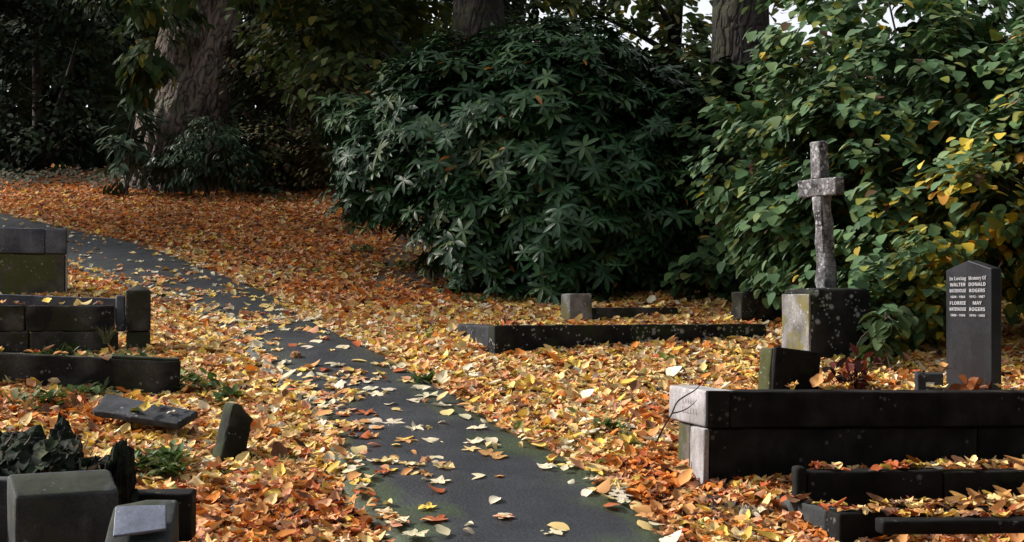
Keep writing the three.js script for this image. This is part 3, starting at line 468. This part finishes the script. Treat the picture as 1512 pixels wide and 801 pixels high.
{ // the old tree, left
  const b = gp(272, 23.2), t = thing('old_tree', 'massive old tree with a split burred trunk above the far leaves', 'tree', b);
  const g = limb([V(-.12, -.5, 0), V(-.1, .4, 0), V(.02, 1.4, 0), V(.2, 2.4, 0), V(.36, 4, .1), V(.5, 7, .2)], [.98, .76, .64, .58, .54, .5], { seg: 70, rad: 90, ridges: .16, lump: .16, seed: 4, uvs: 2 });
  { const p = g.attributes.position; const dents = [[.28, 1.95, .42, -.22], [-.28, 1.5, .3, -.14], [-.1, .9, .4, .12], [.15, 2.5, .35, .12], [-.3, .7, .25, -.1], [.38, 2.3, .16, -.2]]; for (let i = 0; i < p.count; i++) { const x = p.getX(i), y = p.getY(i), z = p.getZ(i); if (z < .1) continue; for (const [a, h, s, k] of dents) { const q = ((x - a) ** 2 + (y - h) ** 2) / (s * s); p.setZ(i, p.getZ(i) + k * Math.exp(-q * 2.2)); } } g.computeVertexNormals(); }
  const tr = mesh('trunk', g, BARK, t);
  mesh('second_stem', limb([V(.3, .2, .15), V(.42, 1.3, .25), V(.62, 2.3, .3), V(.84, 3.2, .3), V(1.4, 6, .2)], [.42, .34, .27, .24, .2], { seg: 50, rad: 50, ridges: .05, lump: .12, seed: 9, uvs: 1 }), BARK, tr);
  for (const [x, y, z, rr] of [[-5, 9, 1, .25], [4, 10, 3, .25], [1, 12, -3, .25], [3.5, 4.6, 6, .12]]) mesh('limb', limb([V(0, 3.2, .2), V(x * .4, (y + 3.2) * .5 + .8, z * .5), V(x, y, z)], [rr * 1.4, rr, .04], { seg: 14, rad: 10, lump: .1 }), BARKD, t);
  const pal = [[[.05, .08, .02], 4], [[.09, .11, .025], 3], [[.22, .17, .03], 1]];
  const o = b, list = foliage(crown(15000, [[b.x - 2, b.y + 9.5, b.z - 1, 6, 3.4, 5], [b.x + 3, b.y + 10.5, b.z + 2, 5, 3, 4.5]], 71, { per: 40, spread: .5, gap: .35, gapF: .35 }), 72, { size: [.2, .32], pal });
  const hang = foliage(crown(1500, [E(300, -34, 17, 1.1, .36, .7), E(205, -10, 18, .7, .42, .6), E(372, 0, 16.6, .32, .34, .3), E(222, 70, 19, .35, .8, .4), E(250, 20, 19, .4, .4, .4)], 73, { per: 26, spread: .16, shell: 1 }), 74, { size: [.13, .24], pal: [[[.04, .075, .022], 4], [[.07, .11, .04], 2], [[.2, .2, .03], .5], [[.25, .13, .03], .15]], dr: .8 });
  instanced('crown', G.long, ML.soft, local(list, o), t); instanced('low_spray', G.oval, ML.soft, local(hang, o), t);
}
function tree(name, label, px, d, rad, h, lean, cr, n, seed, o) {
  const b = gp(px, d), t = thing(name, label, 'tree', b, 0, o.group);
  mesh('trunk', limb([V(0, -.4, 0), V(lean * .2, h * .3, 0), V(lean, h, 0)], [rad * 1.35, rad, rad * .6], { seg: 40, rad: 36, ridges: .045, lump: .1, seed, uvs: 1 }), BARKD, t);
  const r = rng(seed); for (let i = 0; i < 5; i++) { const a = r() * 6.3, L = 1.5 + r() * 2; mesh('limb', limb([V(lean * .6, h * (.5 + .08 * i), 0), V(lean * .7 + Math.cos(a) * L * .5, h * (.6 + .08 * i), Math.sin(a) * L * .5), V(lean * .8 + Math.cos(a) * L, h * (.66 + .09 * i), Math.sin(a) * L)], [rad * .4, rad * .25, .02], { seg: 10, rad: 8 }), BARKD, t); }
  let list = foliage(crown(n, cr(b), seed, o), seed + 1, o); if (o.keep) list = list.filter(o.keep); instanced('crown', o.geo, o.mat, local(list, b), t); return t;
}
const GAPS = [[1180, 25, 1240, 118], [1215, 60, 1262, 90], [1255, 5, 1330, 40], [1255, 95, 1330, 118], [880, 5, 935, 42], [955, 5, 985, 30], [1020, 5, 1056, 35]];
const inGap = (it, ...boxes) => { const [a, b] = toScreen(it.p); return boxes.some(([x0, y0, x1, y1]) => a > x0 && a < x1 && b > y0 && b < y1); };
tree('woodland_tree', 'dark straight trunk rising behind the rhododendron top', 703, 17.5, .3, 9, .1, b => [E(560, 60, 18.5, 1.7, 1.3, 1), E(640, -60, 18.5, 2.2, 1.2, 1.4), E(470, 0, 19, 1.3, 1.2, 1), [b.x - 1, b.y + 6.5, b.z, 3.5, 2, 2.5]], 9000, 201, { per: 30, spread: .3, size: [.11, .17], pal: [[[.05, .085, .02], 5], [[.09, .13, .03], 3], [[.22, .2, .04], .8]], geo: G.round, mat: ML.soft, gap: .36, gapF: .9, group: 'trees rising behind the shrubs' });
tree('woodland_tree', 'dark trunk among round leaves behind the stone cross', 1096, 13.8, .27, 8, -.05, b => [[b.x, b.y + 6, b.z - 1, 3, 2, 2.4], E(960, 60, 16.5, 1.3, 1.0, .8), E(1040, 130, 16, .9, 1.2, .6)], 4200, 211, { per: 26, spread: .26, size: [.10, .15], pal: [[[.05, .085, .02], 5], [[.09, .12, .03], 2], [[.28, .22, .04], .6]], geo: G.round, mat: ML.soft, gap: .42, gapF: 1.2, keep: it => !(inGap(it, ...GAPS) && (it.p.x * 37 % 1 + 1) % 1 < .86),  group: 'trees rising behind the shrubs' });

tree('woodland_tree', 'thin crowned tree with sky between its leaves above the laurel shrub', 985, 19.5, .12, 4, .2, b => [E(950, 75, 19.5, 1.3, .9, .5), E(1050, 70, 19.5, .9, .9, .5), E(875, 45, 19.5, .7, .6, .5), E(980, -10, 19.5, 1.5, .6, .5), E(1200, 60, 19, 1.2, .9, .4)], 2100, 221, { per: 14, spread: .2, shell: 1, size: [.11, .17], pal: [[[.06, .10, .025], 5], [[.11, .14, .035], 3], [[.34, .27, .05], .8]], geo: G.round, mat: ML.soft, gap: .36, gapF: 1.5, group: 'trees rising behind the shrubs' });

{ // rhododendron
  const b = gp(800, 13.6), t = thing('rhododendron_bush', 'big rounded evergreen bush with glossy leaf whorls over the leaf litter', 'bush', b);
  const ells = [E(810, 235, 13.6, 1.25, 1.35, 1.1), E(690, 190, 13.9, .95, 1.0, 1.0), E(840, 340, 13.3, 1.0, .85, .9), E(600, 230, 14.4, .75, .75, .8), E(720, 340, 13.6, .75, .7, .8), E(555, 275, 14.8, .5, .45, .5), E(930, 300, 13.6, .7, 1.1, .8), E(830, 110, 14, .85, .62, .8), E(640, 140, 14.6, .6, .5, .6), E(530, 190, 15.2, .45, .4, .4), E(960, 310, 13.6, .45, .8, .5), E(960, 200, 13.9, .6, .7, .6)];
  const r = rng(301), st = []; for (let i = 0; i < 12; i++) { const e = ells[i % ells.length], to = V(e[0] + (r() - .5) * e[3], e[1] + (r() - .3) * e[4], e[2] + (r() - .5) * e[5]).sub(b); st.push(limb([V((r() - .5) * .6, -.1, (r() - .5) * .6), to.clone().multiplyScalar(.45).add(V((r() - .5) * .5, -.1, (r() - .5) * .4)), to], [.05, .035, .008], { seg: 12, rad: 7, lump: .15 })); }
  mesh('stem', mergeGeometries(st), TWIGM, t);
  const list = [], wh = crown(7600, ells, 302, { per: 3, spread: .13, shell: .6, gap: .3, gapF: 1.9, low: -.1 });
  const pal = [[[.018, .05, .018], 5], [[.026, .066, .022], 4], [[.045, .09, .028], 1.5], [[.07, .10, .03], .4]];
  for (const { p, o } of wh) {
    const ax = V(o.x + gauss(r) * .45, Math.max(o.y, -.1) + .75 + gauss(r) * .35, o.z + gauss(r) * .45).normalize(), q0 = new THREE.Quaternion().setFromUnitVectors(YUP, ax), m = 6 + Math.floor(r() * 4), ph = r() * 6, c = pick(pal, r), sz = .105 + r() * .075;
    for (let i = 0; i < m; i++) { const a = ph + i / m * 2 * PI + gauss(r) * .2, f = V(Math.cos(a), .2 + gauss(r) * .4 - r() * .3, Math.sin(a)).applyQuaternion(q0); list.push({ p, q: qf(f, ax), s: sz * (.75 + .45 * r()), c: jit(r() < .006 ? [.3, .12, .02] : c, r, .35) }); }
  }
  const rest = leafParts(list, 300, G.rhodo, ML.glossy, t, it => it.p.z * .5 + it.s * 3 + .4 * Math.sin(it.p.x * 40 + it.p.y * 31));
  instanced('foliage', G.rhodo, ML.glossy, local(rest, b), t);
}
// laurel between the rhododendron and the cross
shrub('laurel_shrub', 'dark leafy shrub between the big bush and the stone cross', 'shrub', gp(1010, 13.6), [E(1000, 320, 13.9, .75, 1.0, .6), E(960, 190, 14.6, .8, .9, .6), E(1060, 260, 13.6, .6, 1.1, .6), E(1070, 390, 13, .5, .5, .5), E(1040, 150, 14.6, .7, .6, .5)], 7200, 320, { per: 26, spread: .17, size: [.10, .15], pal: [[[.028, .055, .02], 5], [[.05, .085, .03], 3], [[.10, .12, .04], .7], [[.2, .11, .02], .15]], geo: G.round, mat: ML.dull, keep: it => !(inGap(it, ...GAPS) && (it.p.x * 37 % 1 + 1) % 1 < .86), parts: 120, gap: .3, gapF: 1.5, low: -.02 });
// the broad-leaved shrub on the right
const yel = (p, r) => { const [a, b] = toScreen(p), k = step(1230, 1440, a) * step(150, 300, b) * (1 - .4 * step(470, 560, b)); const cl = 4 * Math.max(0, fbm(p.x * 3, p.y * 3, p.z * 3, 2) - .5) * k; return pick([[[.075, .15, .065], 5 - 2 * k], [[.10, .185, .07], 4 - k], [[.16, .23, .08], 2.4], [[.22, .24, .04], .6 + 2 * k], [[.55, .42, .04], .25 + 2.4 * k + 10 * cl], [[.55, .26, .03], .02 + .6 * k + 4 * cl], [[.1, .05, .02], .15]], r); };
shrub('hazel_shrub', 'tall broad leaved shrub turning yellow behind the black headstone', 'shrub', gp(1400, 10.9), [E(1350, 330, 10.8, .75, .8, .55), E(1470, 300, 10.6, .7, .9, .6), E(1250, 260, 11, .55, .75, .5), E(1180, 330, 11.3, .45, .75, .4), E(1330, 150, 11.2, .95, .75, .6), E(1480, 110, 10.9, .8, .8, .6), E(1200, 160, 11.5, .6, .55, .4), E(1340, 465, 10.2, .45, .42, .4), E(1590, 260, 10.4, .8, 1.3, .8), E(1130, 300, 12, .4, .7, .4), E(1290, 20, 11.8, 1.3, .6, .6), E(1350, 505, 9.7, .26, .2, .22), E(1305, 430, 10.1, .36, .3, .3), E(1385, 430, 10, .3, .35, .25), E(1110, 230, 11.8, .45, .7, .35), E(1240, 400, 10.9, .4, .4, .3), E(1300, 490, 9.9, .25, .25, .2), E(1375, 370, 9.9, .35, .3, .25), E(1460, 300, 9.9, .4, .35, .3)], 19000, 340, { per: 22, spread: .17, shell: .8, size: [.07, .128], filt: yel, geo: G.round, mat: ML.soft, parts: 300, gap: .33, gapF: 1.6, dr: .5, stems: 20, rad: .022, low: -.3, keep: it => !(inGap(it, ...GAPS) && (it.p.x * 37 % 1 + 1) % 1 < .86) && !(inGap(it, [1160, 195, 1262, 440]) && it.p.z > -10.35), score: it => it.p.z + it.s * 4 });
shrub('hazel_shrub', 'dark round leaved thicket deep behind the yellowing shrub', 'shrub', gp(1330, 14.5), [E(1200, 330, 14.2, .8, 1.2, .6), E(1330, 330, 14.2, .9, 1.3, .6), E(1470, 300, 14.2, 1, 1.5, .6), E(1420, 60, 14.8, 1.2, .8, .6), E(1130, 420, 13.2, .7, .5, .5), E(1600, 200, 13.6, 1, 1.6, .8)], 8000, 360, { per: 30, spread: .22, size: [.11, .16], pal: [[[.03, .055, .018], 5], [[.045, .075, .02], 2], [[.14, .13, .02], .3]], geo: G.round2, mat: ML.dull, gap: .3, stems: 8, keep: it => !(inGap(it, ...GAPS) && (it.p.x * 37 % 1 + 1) % 1 < .86),  });
// low leaves at the foot of the cross
shrub('hazel_seedling', 'small broad leaved seedling growing against the plinth of the cross', 'plant', gp(1292, 9.4), [E(1285, 505, 9.35, .12, .14, .1), E(1312, 470, 9.4, .12, .12, .1)], 60, 381, { per: 9, spread: .07, size: [.10, .14], pal: [[[.06, .10, .03], 3], [[.08, .12, .04], 2]], geo: G.round2, mat: ML.soft, parts: 40, stems: 4, rad: .008 });

// far left: dark evergreens, thicket, holly at the trunk's foot
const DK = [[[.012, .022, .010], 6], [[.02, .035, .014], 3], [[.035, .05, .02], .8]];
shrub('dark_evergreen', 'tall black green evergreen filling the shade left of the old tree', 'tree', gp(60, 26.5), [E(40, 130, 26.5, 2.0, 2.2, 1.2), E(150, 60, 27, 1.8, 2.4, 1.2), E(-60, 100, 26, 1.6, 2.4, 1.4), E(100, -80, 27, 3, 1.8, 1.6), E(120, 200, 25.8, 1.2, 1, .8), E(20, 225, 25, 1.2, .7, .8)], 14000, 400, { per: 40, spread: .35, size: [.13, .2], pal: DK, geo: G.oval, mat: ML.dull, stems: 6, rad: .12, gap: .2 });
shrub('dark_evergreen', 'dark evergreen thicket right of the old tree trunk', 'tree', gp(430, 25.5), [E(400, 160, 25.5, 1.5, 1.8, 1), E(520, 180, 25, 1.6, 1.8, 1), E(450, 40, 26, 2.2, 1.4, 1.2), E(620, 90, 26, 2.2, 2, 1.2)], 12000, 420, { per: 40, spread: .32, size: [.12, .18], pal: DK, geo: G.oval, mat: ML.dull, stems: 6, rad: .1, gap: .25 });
shrub('beech_thicket', 'brown green thicket of small leaves between the old tree and the big bush', 'shrub', gp(450, 22.5), [E(450, 190, 22.6, 1.0, 1.0, .7), E(400, 230, 22.2, .7, .6, .5), E(500, 240, 21.5, .7, .6, .5), E(440, 100, 22.8, 1.2, .9, .8)], 7500, 440, { per: 34, spread: .22, size: [.09, .13], pal: [[[.035, .045, .016], 4], [[.06, .065, .022], 3], [[.10, .07, .025], 1], [[.06, .03, .018], 1.5]], geo: G.oval, mat: ML.dull, stems: 8, gap: .34, gapF: 1.2 });
shrub('holly_bush', 'low dark green holly bush at the foot of the old tree', 'bush', gp(300, 21.6), [E(305, 225, 21.6, .62, .5, .5), E(265, 245, 21.4, .45, .35, .4), E(345, 245, 21.6, .4, .4, .4)], 2600, 460, { per: 26, spread: .14, size: [.10, .15], pal: [[[.028, .055, .025], 5], [[.045, .075, .04], 2]], geo: G.long, mat: ML.glossy, stems: 6, rad: .02 });
shrub('chestnut_sapling', 'thin sapling with drooping grey green leaves left of the old trunk', 'shrub', gp(188, 21.8), [E(185, 235, 21.7, .32, .5, .3), E(195, 180, 21.8, .25, .5, .25)], 420, 470, { per: 14, spread: .14, size: [.2, .3], pal: [[[.05, .085, .05], 4], [[.08, .11, .07], 2]], geo: G.long, mat: ML.dull, stems: 6, rad: .015, dr: .3 });
for (const [px, d, l] of [[-30, 31, 'dense dark laurel bank at the foot of the dark evergreen'], [170, 31.5, 'dense dark laurel bank directly left behind the old tree'], [350, 31, 'dense dark laurel bank right behind the old tree'], [520, 30, 'dense dark laurel bank behind the brown thicket'], [70, 33, 'dense dark laurel bank deepest in the shade behind the dark evergreen']])
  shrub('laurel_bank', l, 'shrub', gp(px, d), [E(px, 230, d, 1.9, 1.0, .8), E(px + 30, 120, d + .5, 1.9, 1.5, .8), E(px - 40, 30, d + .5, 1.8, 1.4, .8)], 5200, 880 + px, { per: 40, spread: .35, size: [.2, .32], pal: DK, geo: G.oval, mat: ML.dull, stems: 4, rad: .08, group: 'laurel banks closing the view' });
for (const [px, d, l] of [[-120, 36, 'dim tree in the wood farthest from the rhododendron'], [90, 38, 'dim tree in the wood behind the dark evergreen'], [330, 37, 'dim tree in the wood behind the old trunk'], [560, 38, 'dim tree in the wood behind the brown thicket'], [760, 40, 'dim tree in the wood behind the rhododendron'], [1020, 38, 'dim tree in the wood behind the laurel shrub'], [1270, 36, 'dim tree in the wood behind the stone cross'], [1520, 34, 'dim tree in the wood behind the yellowing shrub']])
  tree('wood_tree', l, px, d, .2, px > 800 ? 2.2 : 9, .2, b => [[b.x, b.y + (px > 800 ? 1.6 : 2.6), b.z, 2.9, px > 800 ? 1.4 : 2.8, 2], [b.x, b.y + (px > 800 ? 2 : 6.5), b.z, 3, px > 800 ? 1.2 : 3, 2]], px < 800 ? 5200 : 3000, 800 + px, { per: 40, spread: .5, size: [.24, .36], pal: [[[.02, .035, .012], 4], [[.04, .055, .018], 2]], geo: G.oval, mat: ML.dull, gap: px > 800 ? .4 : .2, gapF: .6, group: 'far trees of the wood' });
{ // ivy and dead bracken along the far edge
  const r = rng(500), iv = [], br = []; for (let i = 0; i < 2600; i++) { const px = -40 + r() * 620, d = 22.2 + r() * 2.4 - (px > 380 ? 1 : 0), x = (px - PW / 2) / F * d; if (fbm(x * 1.2, d * 1.2, 4, 2) < .47) continue; const p = V(x, ground(x, -d) + .05 + r() * .22, -d); iv.push({ p, q: qf(V(gauss(r), -.2, 1), V(gauss(r) * .5, 1, .6)), s: .07 + r() * .05, c: jit(pick([[[.02, .03, .016], 4], [[.03, .045, .022], 2], [[.08, .035, .02], 3]], r), r, .3) }); }
  tag(instanced('ivy_cover', G.oval, ML.dull, iv), 'ivy and dull ground cover along the foot of the far trees', 'ivy', null, 'stuff');
}
// trees added out of the frame to block sky light from the near stones
const ADDED_TREES = [[-6.5, -4.5, 'added shade tree left of the path downhill from the small chamfered headstone'], [3.6, -3.5, 'added shade tree right of the path downhill from the low black kerbs'], [-1.5, -9, 'added shade tree at the very bottom of the path'], [8.0, 4.0, 'added shade tree beside the low black kerbs of the big tomb surround'], [8.8, 10.5, 'added shade tree just beyond the black headstone'], [9.5, -7, 'added shade tree farthest downhill on the side of the big tomb surround'], [-12, -5, 'added shade tree farthest downhill on the side of the jagged rocks']];
{ // tall tree added out of view to shade the bush and the ground behind
  const b = gp(-640, 19), t = thing('added_shade_tree', 'tall thin crowned tree added for shade beyond the tomb wall with blue grey coping', 'tree', b); mesh('trunk', limb([V(0, -.4, 0), V(.2, 5, 0), V(-.2, 10, -.5)], [.45, .34, .16], { seg: 20, rad: 16, lump: .1, seed: 3 }), BARKD, t);
  instanced('crown', G.round, ML.soft, local(foliage(crown(7500, [[-12.3, 11, -17.6, 3.9, 2.4, 2.9], [-15, 11, -21.5, 4.5, 2.6, 3.4]], 930, { per: 36, spread: .4, shell: .9, gap: .3, gapF: .5 }), 931, { size: [.22, .34], pal: [[[.06, .09, .02], 4], [[.2, .16, .03], 2]] }), b), t);
}
for (const [x, d, l, s = Math.round(x * 7 + d * 3)] of ADDED_TREES) {
  const b = V(x, ground(x, -d), -d), t = thing('added_shade_tree', l, 'tree', b); mesh('trunk', limb([V(0, -.4, 0), V(.1, 3, 0), V(0, 8, 0)], [.4, .3, .18], { seg: 16, rad: 14, lump: .1, seed: s }), BARKD, t);
  const list = foliage(crown(6500, [[x, b.y + 3, -d, 3, 2.8, 2.6], [x + .3, b.y + 7, -d, 3.6, 3, 3.2], [x, b.y + 10.5, -d, 2.8, 2.4, 2.6]], 900 + s, { per: 40, spread: .45, shell: .8 }), 1620 + s, { size: [.3, .45], pal: [[[.04, .07, .02], 4], [[.07, .09, .03], 2]] });
  instanced('crown', G.round, ML.dull, local(list, b), t);
}

// ================================================================ SMALL THINGS
{ // dead bronze plant by the cross, grass tuft on the kerb, chestnut husk on the path
  const r = rng(700), blades = (n, c, h, sp, w) => { const gs = []; for (let i = 0; i < n; i++) { const a = r() * 6.3, l = h * (.6 + .5 * r()), b = V(gauss(r) * sp * .2, 0, gauss(r) * sp * .2), tip = b.clone().add(V(Math.cos(a) * sp, l, Math.sin(a) * sp)); gs.push(limb([b, b.clone().lerp(tip, .55).add(V(0, l * .2, 0)), tip], [w, w * .8, w * .2], { seg: 6, rad: 4 })); } return mergeGeometries(gs); };
  let p = at(157, 508, 9.93), t = thing('grass_tuft', 'tuft of pale grass growing from the kerb joint beside the pier', 'grass', p); mesh('blades', blades(46, 0, .13, .085, .0025), new THREE.MeshStandardMaterial({ color: col(.12, .13, .06), roughness: .8 }), t);
  p = gp(1262, 8.75); t = thing('withered_plant', 'withered dark red plant between the leaning slab and the headstone', 'plant', p); mesh('stalks', blades(16, 0, .2, .13, .004), new THREE.MeshStandardMaterial({ color: col(.04, .02, .016), roughness: .9 }), t);
  const wl = []; for (let i = 0; i < 70; i++) wl.push({ p: V(gauss(r) * .14, .04 + r() * .2, gauss(r) * .1), q: qf(V(gauss(r), gauss(r), gauss(r) + .3), V(gauss(r), 1, gauss(r))), s: .06 + .05 * r(), c: jit(pick([[[.12, .03, .025], 3], [[.05, .022, .018], 3], [[.28, .07, .02], 1]], r), r, .3) }); instanced('withered_leaves', G.oval, ML.dry, wl, t);
  p = gp(1432, 8.35); t = thing('withered_plant', 'orange withered leaf spray at the foot of the black headstone', 'plant', p); mesh('stalks', blades(8, 0, .14, .08, .003), TWIGM, t);
  const w2 = []; for (let i = 0; i < 26; i++) w2.push({ p: V(gauss(r) * .08, .04 + r() * .12, gauss(r) * .05), q: qf(V(gauss(r) * 1.4, .3 + gauss(r), gauss(r) + .3), V(gauss(r), .6, 1)), s: .08 + .05 * r(), c: jit([.26, .09, .03], r, .5) }); instanced('withered_leaves', G.oval, ML.soft, w2, t);
  p = hit(437, 534); t = thing('chestnut_husk', 'round brown spiky chestnut husk lying on the path', 'husk', V(p.x, p.y + .04, p.z)); const hb = rockGeo(.036, .034, .036, 5, 2); mesh('shell', hb, new THREE.MeshStandardMaterial({ color: col(.3, .15, .06), roughness: .9 }), t);
  const sp = []; for (let i = 0; i < 90; i++) { const v = V(gauss(r), gauss(r), gauss(r)).normalize(), c = new THREE.ConeGeometry(.0035, .02, 4); c.applyQuaternion(new THREE.Quaternion().setFromUnitVectors(YUP, v)); c.translate(v.x * .036, v.y * .034, v.z * .036); sp.push(c); } mesh('spines', mergeGeometries(sp), new THREE.MeshStandardMaterial({ color: col(.36, .2, .09), roughness: .9 }), t);
  // green plants pushing through the litter
  const gr = []; for (const [px, py, n, s] of [[225, 700, 40, .14], [240, 690, 30, .1], [120, 555, 60, .2], [90, 535, 40, .2], [260, 570, 30, .15], [60, 600, 30, .2], [180, 545, 40, .2], [30, 560, 30, .2], [330, 600, 20, .12], [130, 590, 20, .15], [250, 710, 20, .1], [600, 400, 30, .25], [540, 375, 20, .2], [900, 640, 12, .1], [300, 580, 25, .14], [630, 575, 14, .12], [420, 300, 20, .3], [1210, 745, 10, .1], [700, 450, 20, .2], [760, 450, 20, .2]]) { const c = hit(px, py, ground); for (let i = 0; i < n * 2; i++) { const x = c.x + gauss(r) * s, z = c.z + gauss(r) * s; gr.push({ p: V(x, ground(x, z) + .03 + .03 * r(), z), q: qf(V(gauss(r), .25 + .3 * r(), gauss(r)), V(gauss(r) * .4, 1, gauss(r) * .4)), s: .05 + .04 * r(), c: jit(pick([[[.05, .09, .02], 3], [[.09, .14, .04], 2], [[.16, .17, .05], 1]], r), r, .3) }); } }
  tag(instanced('green_weeds', G.oval, ML.soft, gr), 'small green weeds showing through the fallen leaves', 'weeds', null, 'stuff');
}
// litter last, when every stone has its footprint
scatterLitter();
{
  // single leaves on the tarmac: the largest stand as things of their own
  const nameOf = { tan: 'tan', cream: 'cream', pale: 'pale white', yellow: 'yellow', rust: 'rust red', pink: 'pinkish' };
  const hand = [[643, 687, 'pale'], [700, 714, 'pale'], [648, 722, 'pale'], [737, 684, 'tan'], [642, 777, 'rust'], [640, 660, 'pale'], [620, 580, 'pale'], [555, 590, 'pale'], [490, 545, 'pale'], [600, 570, 'cream'], [575, 605, 'pale'], [530, 540, 'cream'], [450, 520, 'pale'], [598, 655, 'yellow'], [580, 633, 'pale'], [567, 690, 'cream'], [590, 613, 'cream'], [610, 600, 'pale'], [540, 618, 'rust'], [660, 618, 'cream'], [845, 690, 'cream'], [880, 718, 'pale'], [915, 742, 'pale'], [817, 797, 'pale'], [825, 790, 'cream'], [723, 680, 'tan'], [700, 662, 'pale'], [655, 607, 'pale'], [632, 592, 'pale'], [520, 575, 'pale'], [475, 560, 'pale'], [560, 545, 'cream'], [505, 520, 'pale'], [465, 512, 'pale'], [345, 570, 'pale'], [705, 640, 'pale'], [600, 660, 'tan']];
  const r = rng(901);
  for (const [px, py, k] of hand) { const p = hit(px, py); loose.unshift({ p: V(p.x, p.y + .035, p.z), q: qn(V(gauss(r) * .15, 1, .12 + gauss(r) * .12).normalize(), r() * 7), s: .10 + .03 * r(), c: jit(PAL[k], r, .12), k: [0, 1, 3, 4, 6][Math.floor(r() * 5)], kind: k }); }
  const mats = {}; loose.sort((a, b) => b.s / -b.p.z - a.s / -a.p.z);
  loose.forEach((it, i) => {
    if (i >= 290) { litter[it.k].push(it); return; }
    const key = it.kind + Math.floor(r() * 3); const m = mats[key] || (mats[key] = Object.assign(ML.dry.clone(), { color: it.c }));
    const o = mesh('fallen_leaf', LIT[it.k], m, null, it.p); o.quaternion.copy(it.q); o.scale.set(it.s, it.s * .45, it.s); tag(o, `single ${nameOf[it.kind]} fallen leaf lying on the bare dark tarmac`, 'leaf', `${nameOf[it.kind]} leaves on the path`);
  });
  // two big pale leaves by the tomb
  for (const [px, py, s, l] of [[995, 560, .11, 'large round pale leaf on the litter behind the tomb end'], [868, 594, .09, 'large cream leaf on the litter beside the path bend']]) { const p = hit(px, py, ground), o = mesh('fallen_leaf', LIT[5], Object.assign(ML.dry.clone(), { color: col(.72, .74, .56) }), null, V(p.x, p.y + .055, p.z)); o.quaternion.copy(qn(V(0, .86, .5).normalize(), 1.4)); o.scale.set(s * 1.3, s, s); tag(o, l, 'leaf'); }
  litter.forEach((l, i) => { if (l.length) tag(instanced('fallen_leaves', LIT[i], ML.dry, l), ['flat lobed', 'wavy lobed', 'crumpled lobed', 'bent lobed', 'cupped heart shaped', 'domed heart shaped', 'folded oval', 'arched oval', 'rolled narrow', 'upturned oval'][i] + ' fallen leaves heaped over the graveyard ground', 'leaf litter', 'autumn leaf litter', 'stuff'); });
  console.log('litter', litter.map(l => l.length).join(), 'loose', loose.length);
}
renderer.render(scene, camera);
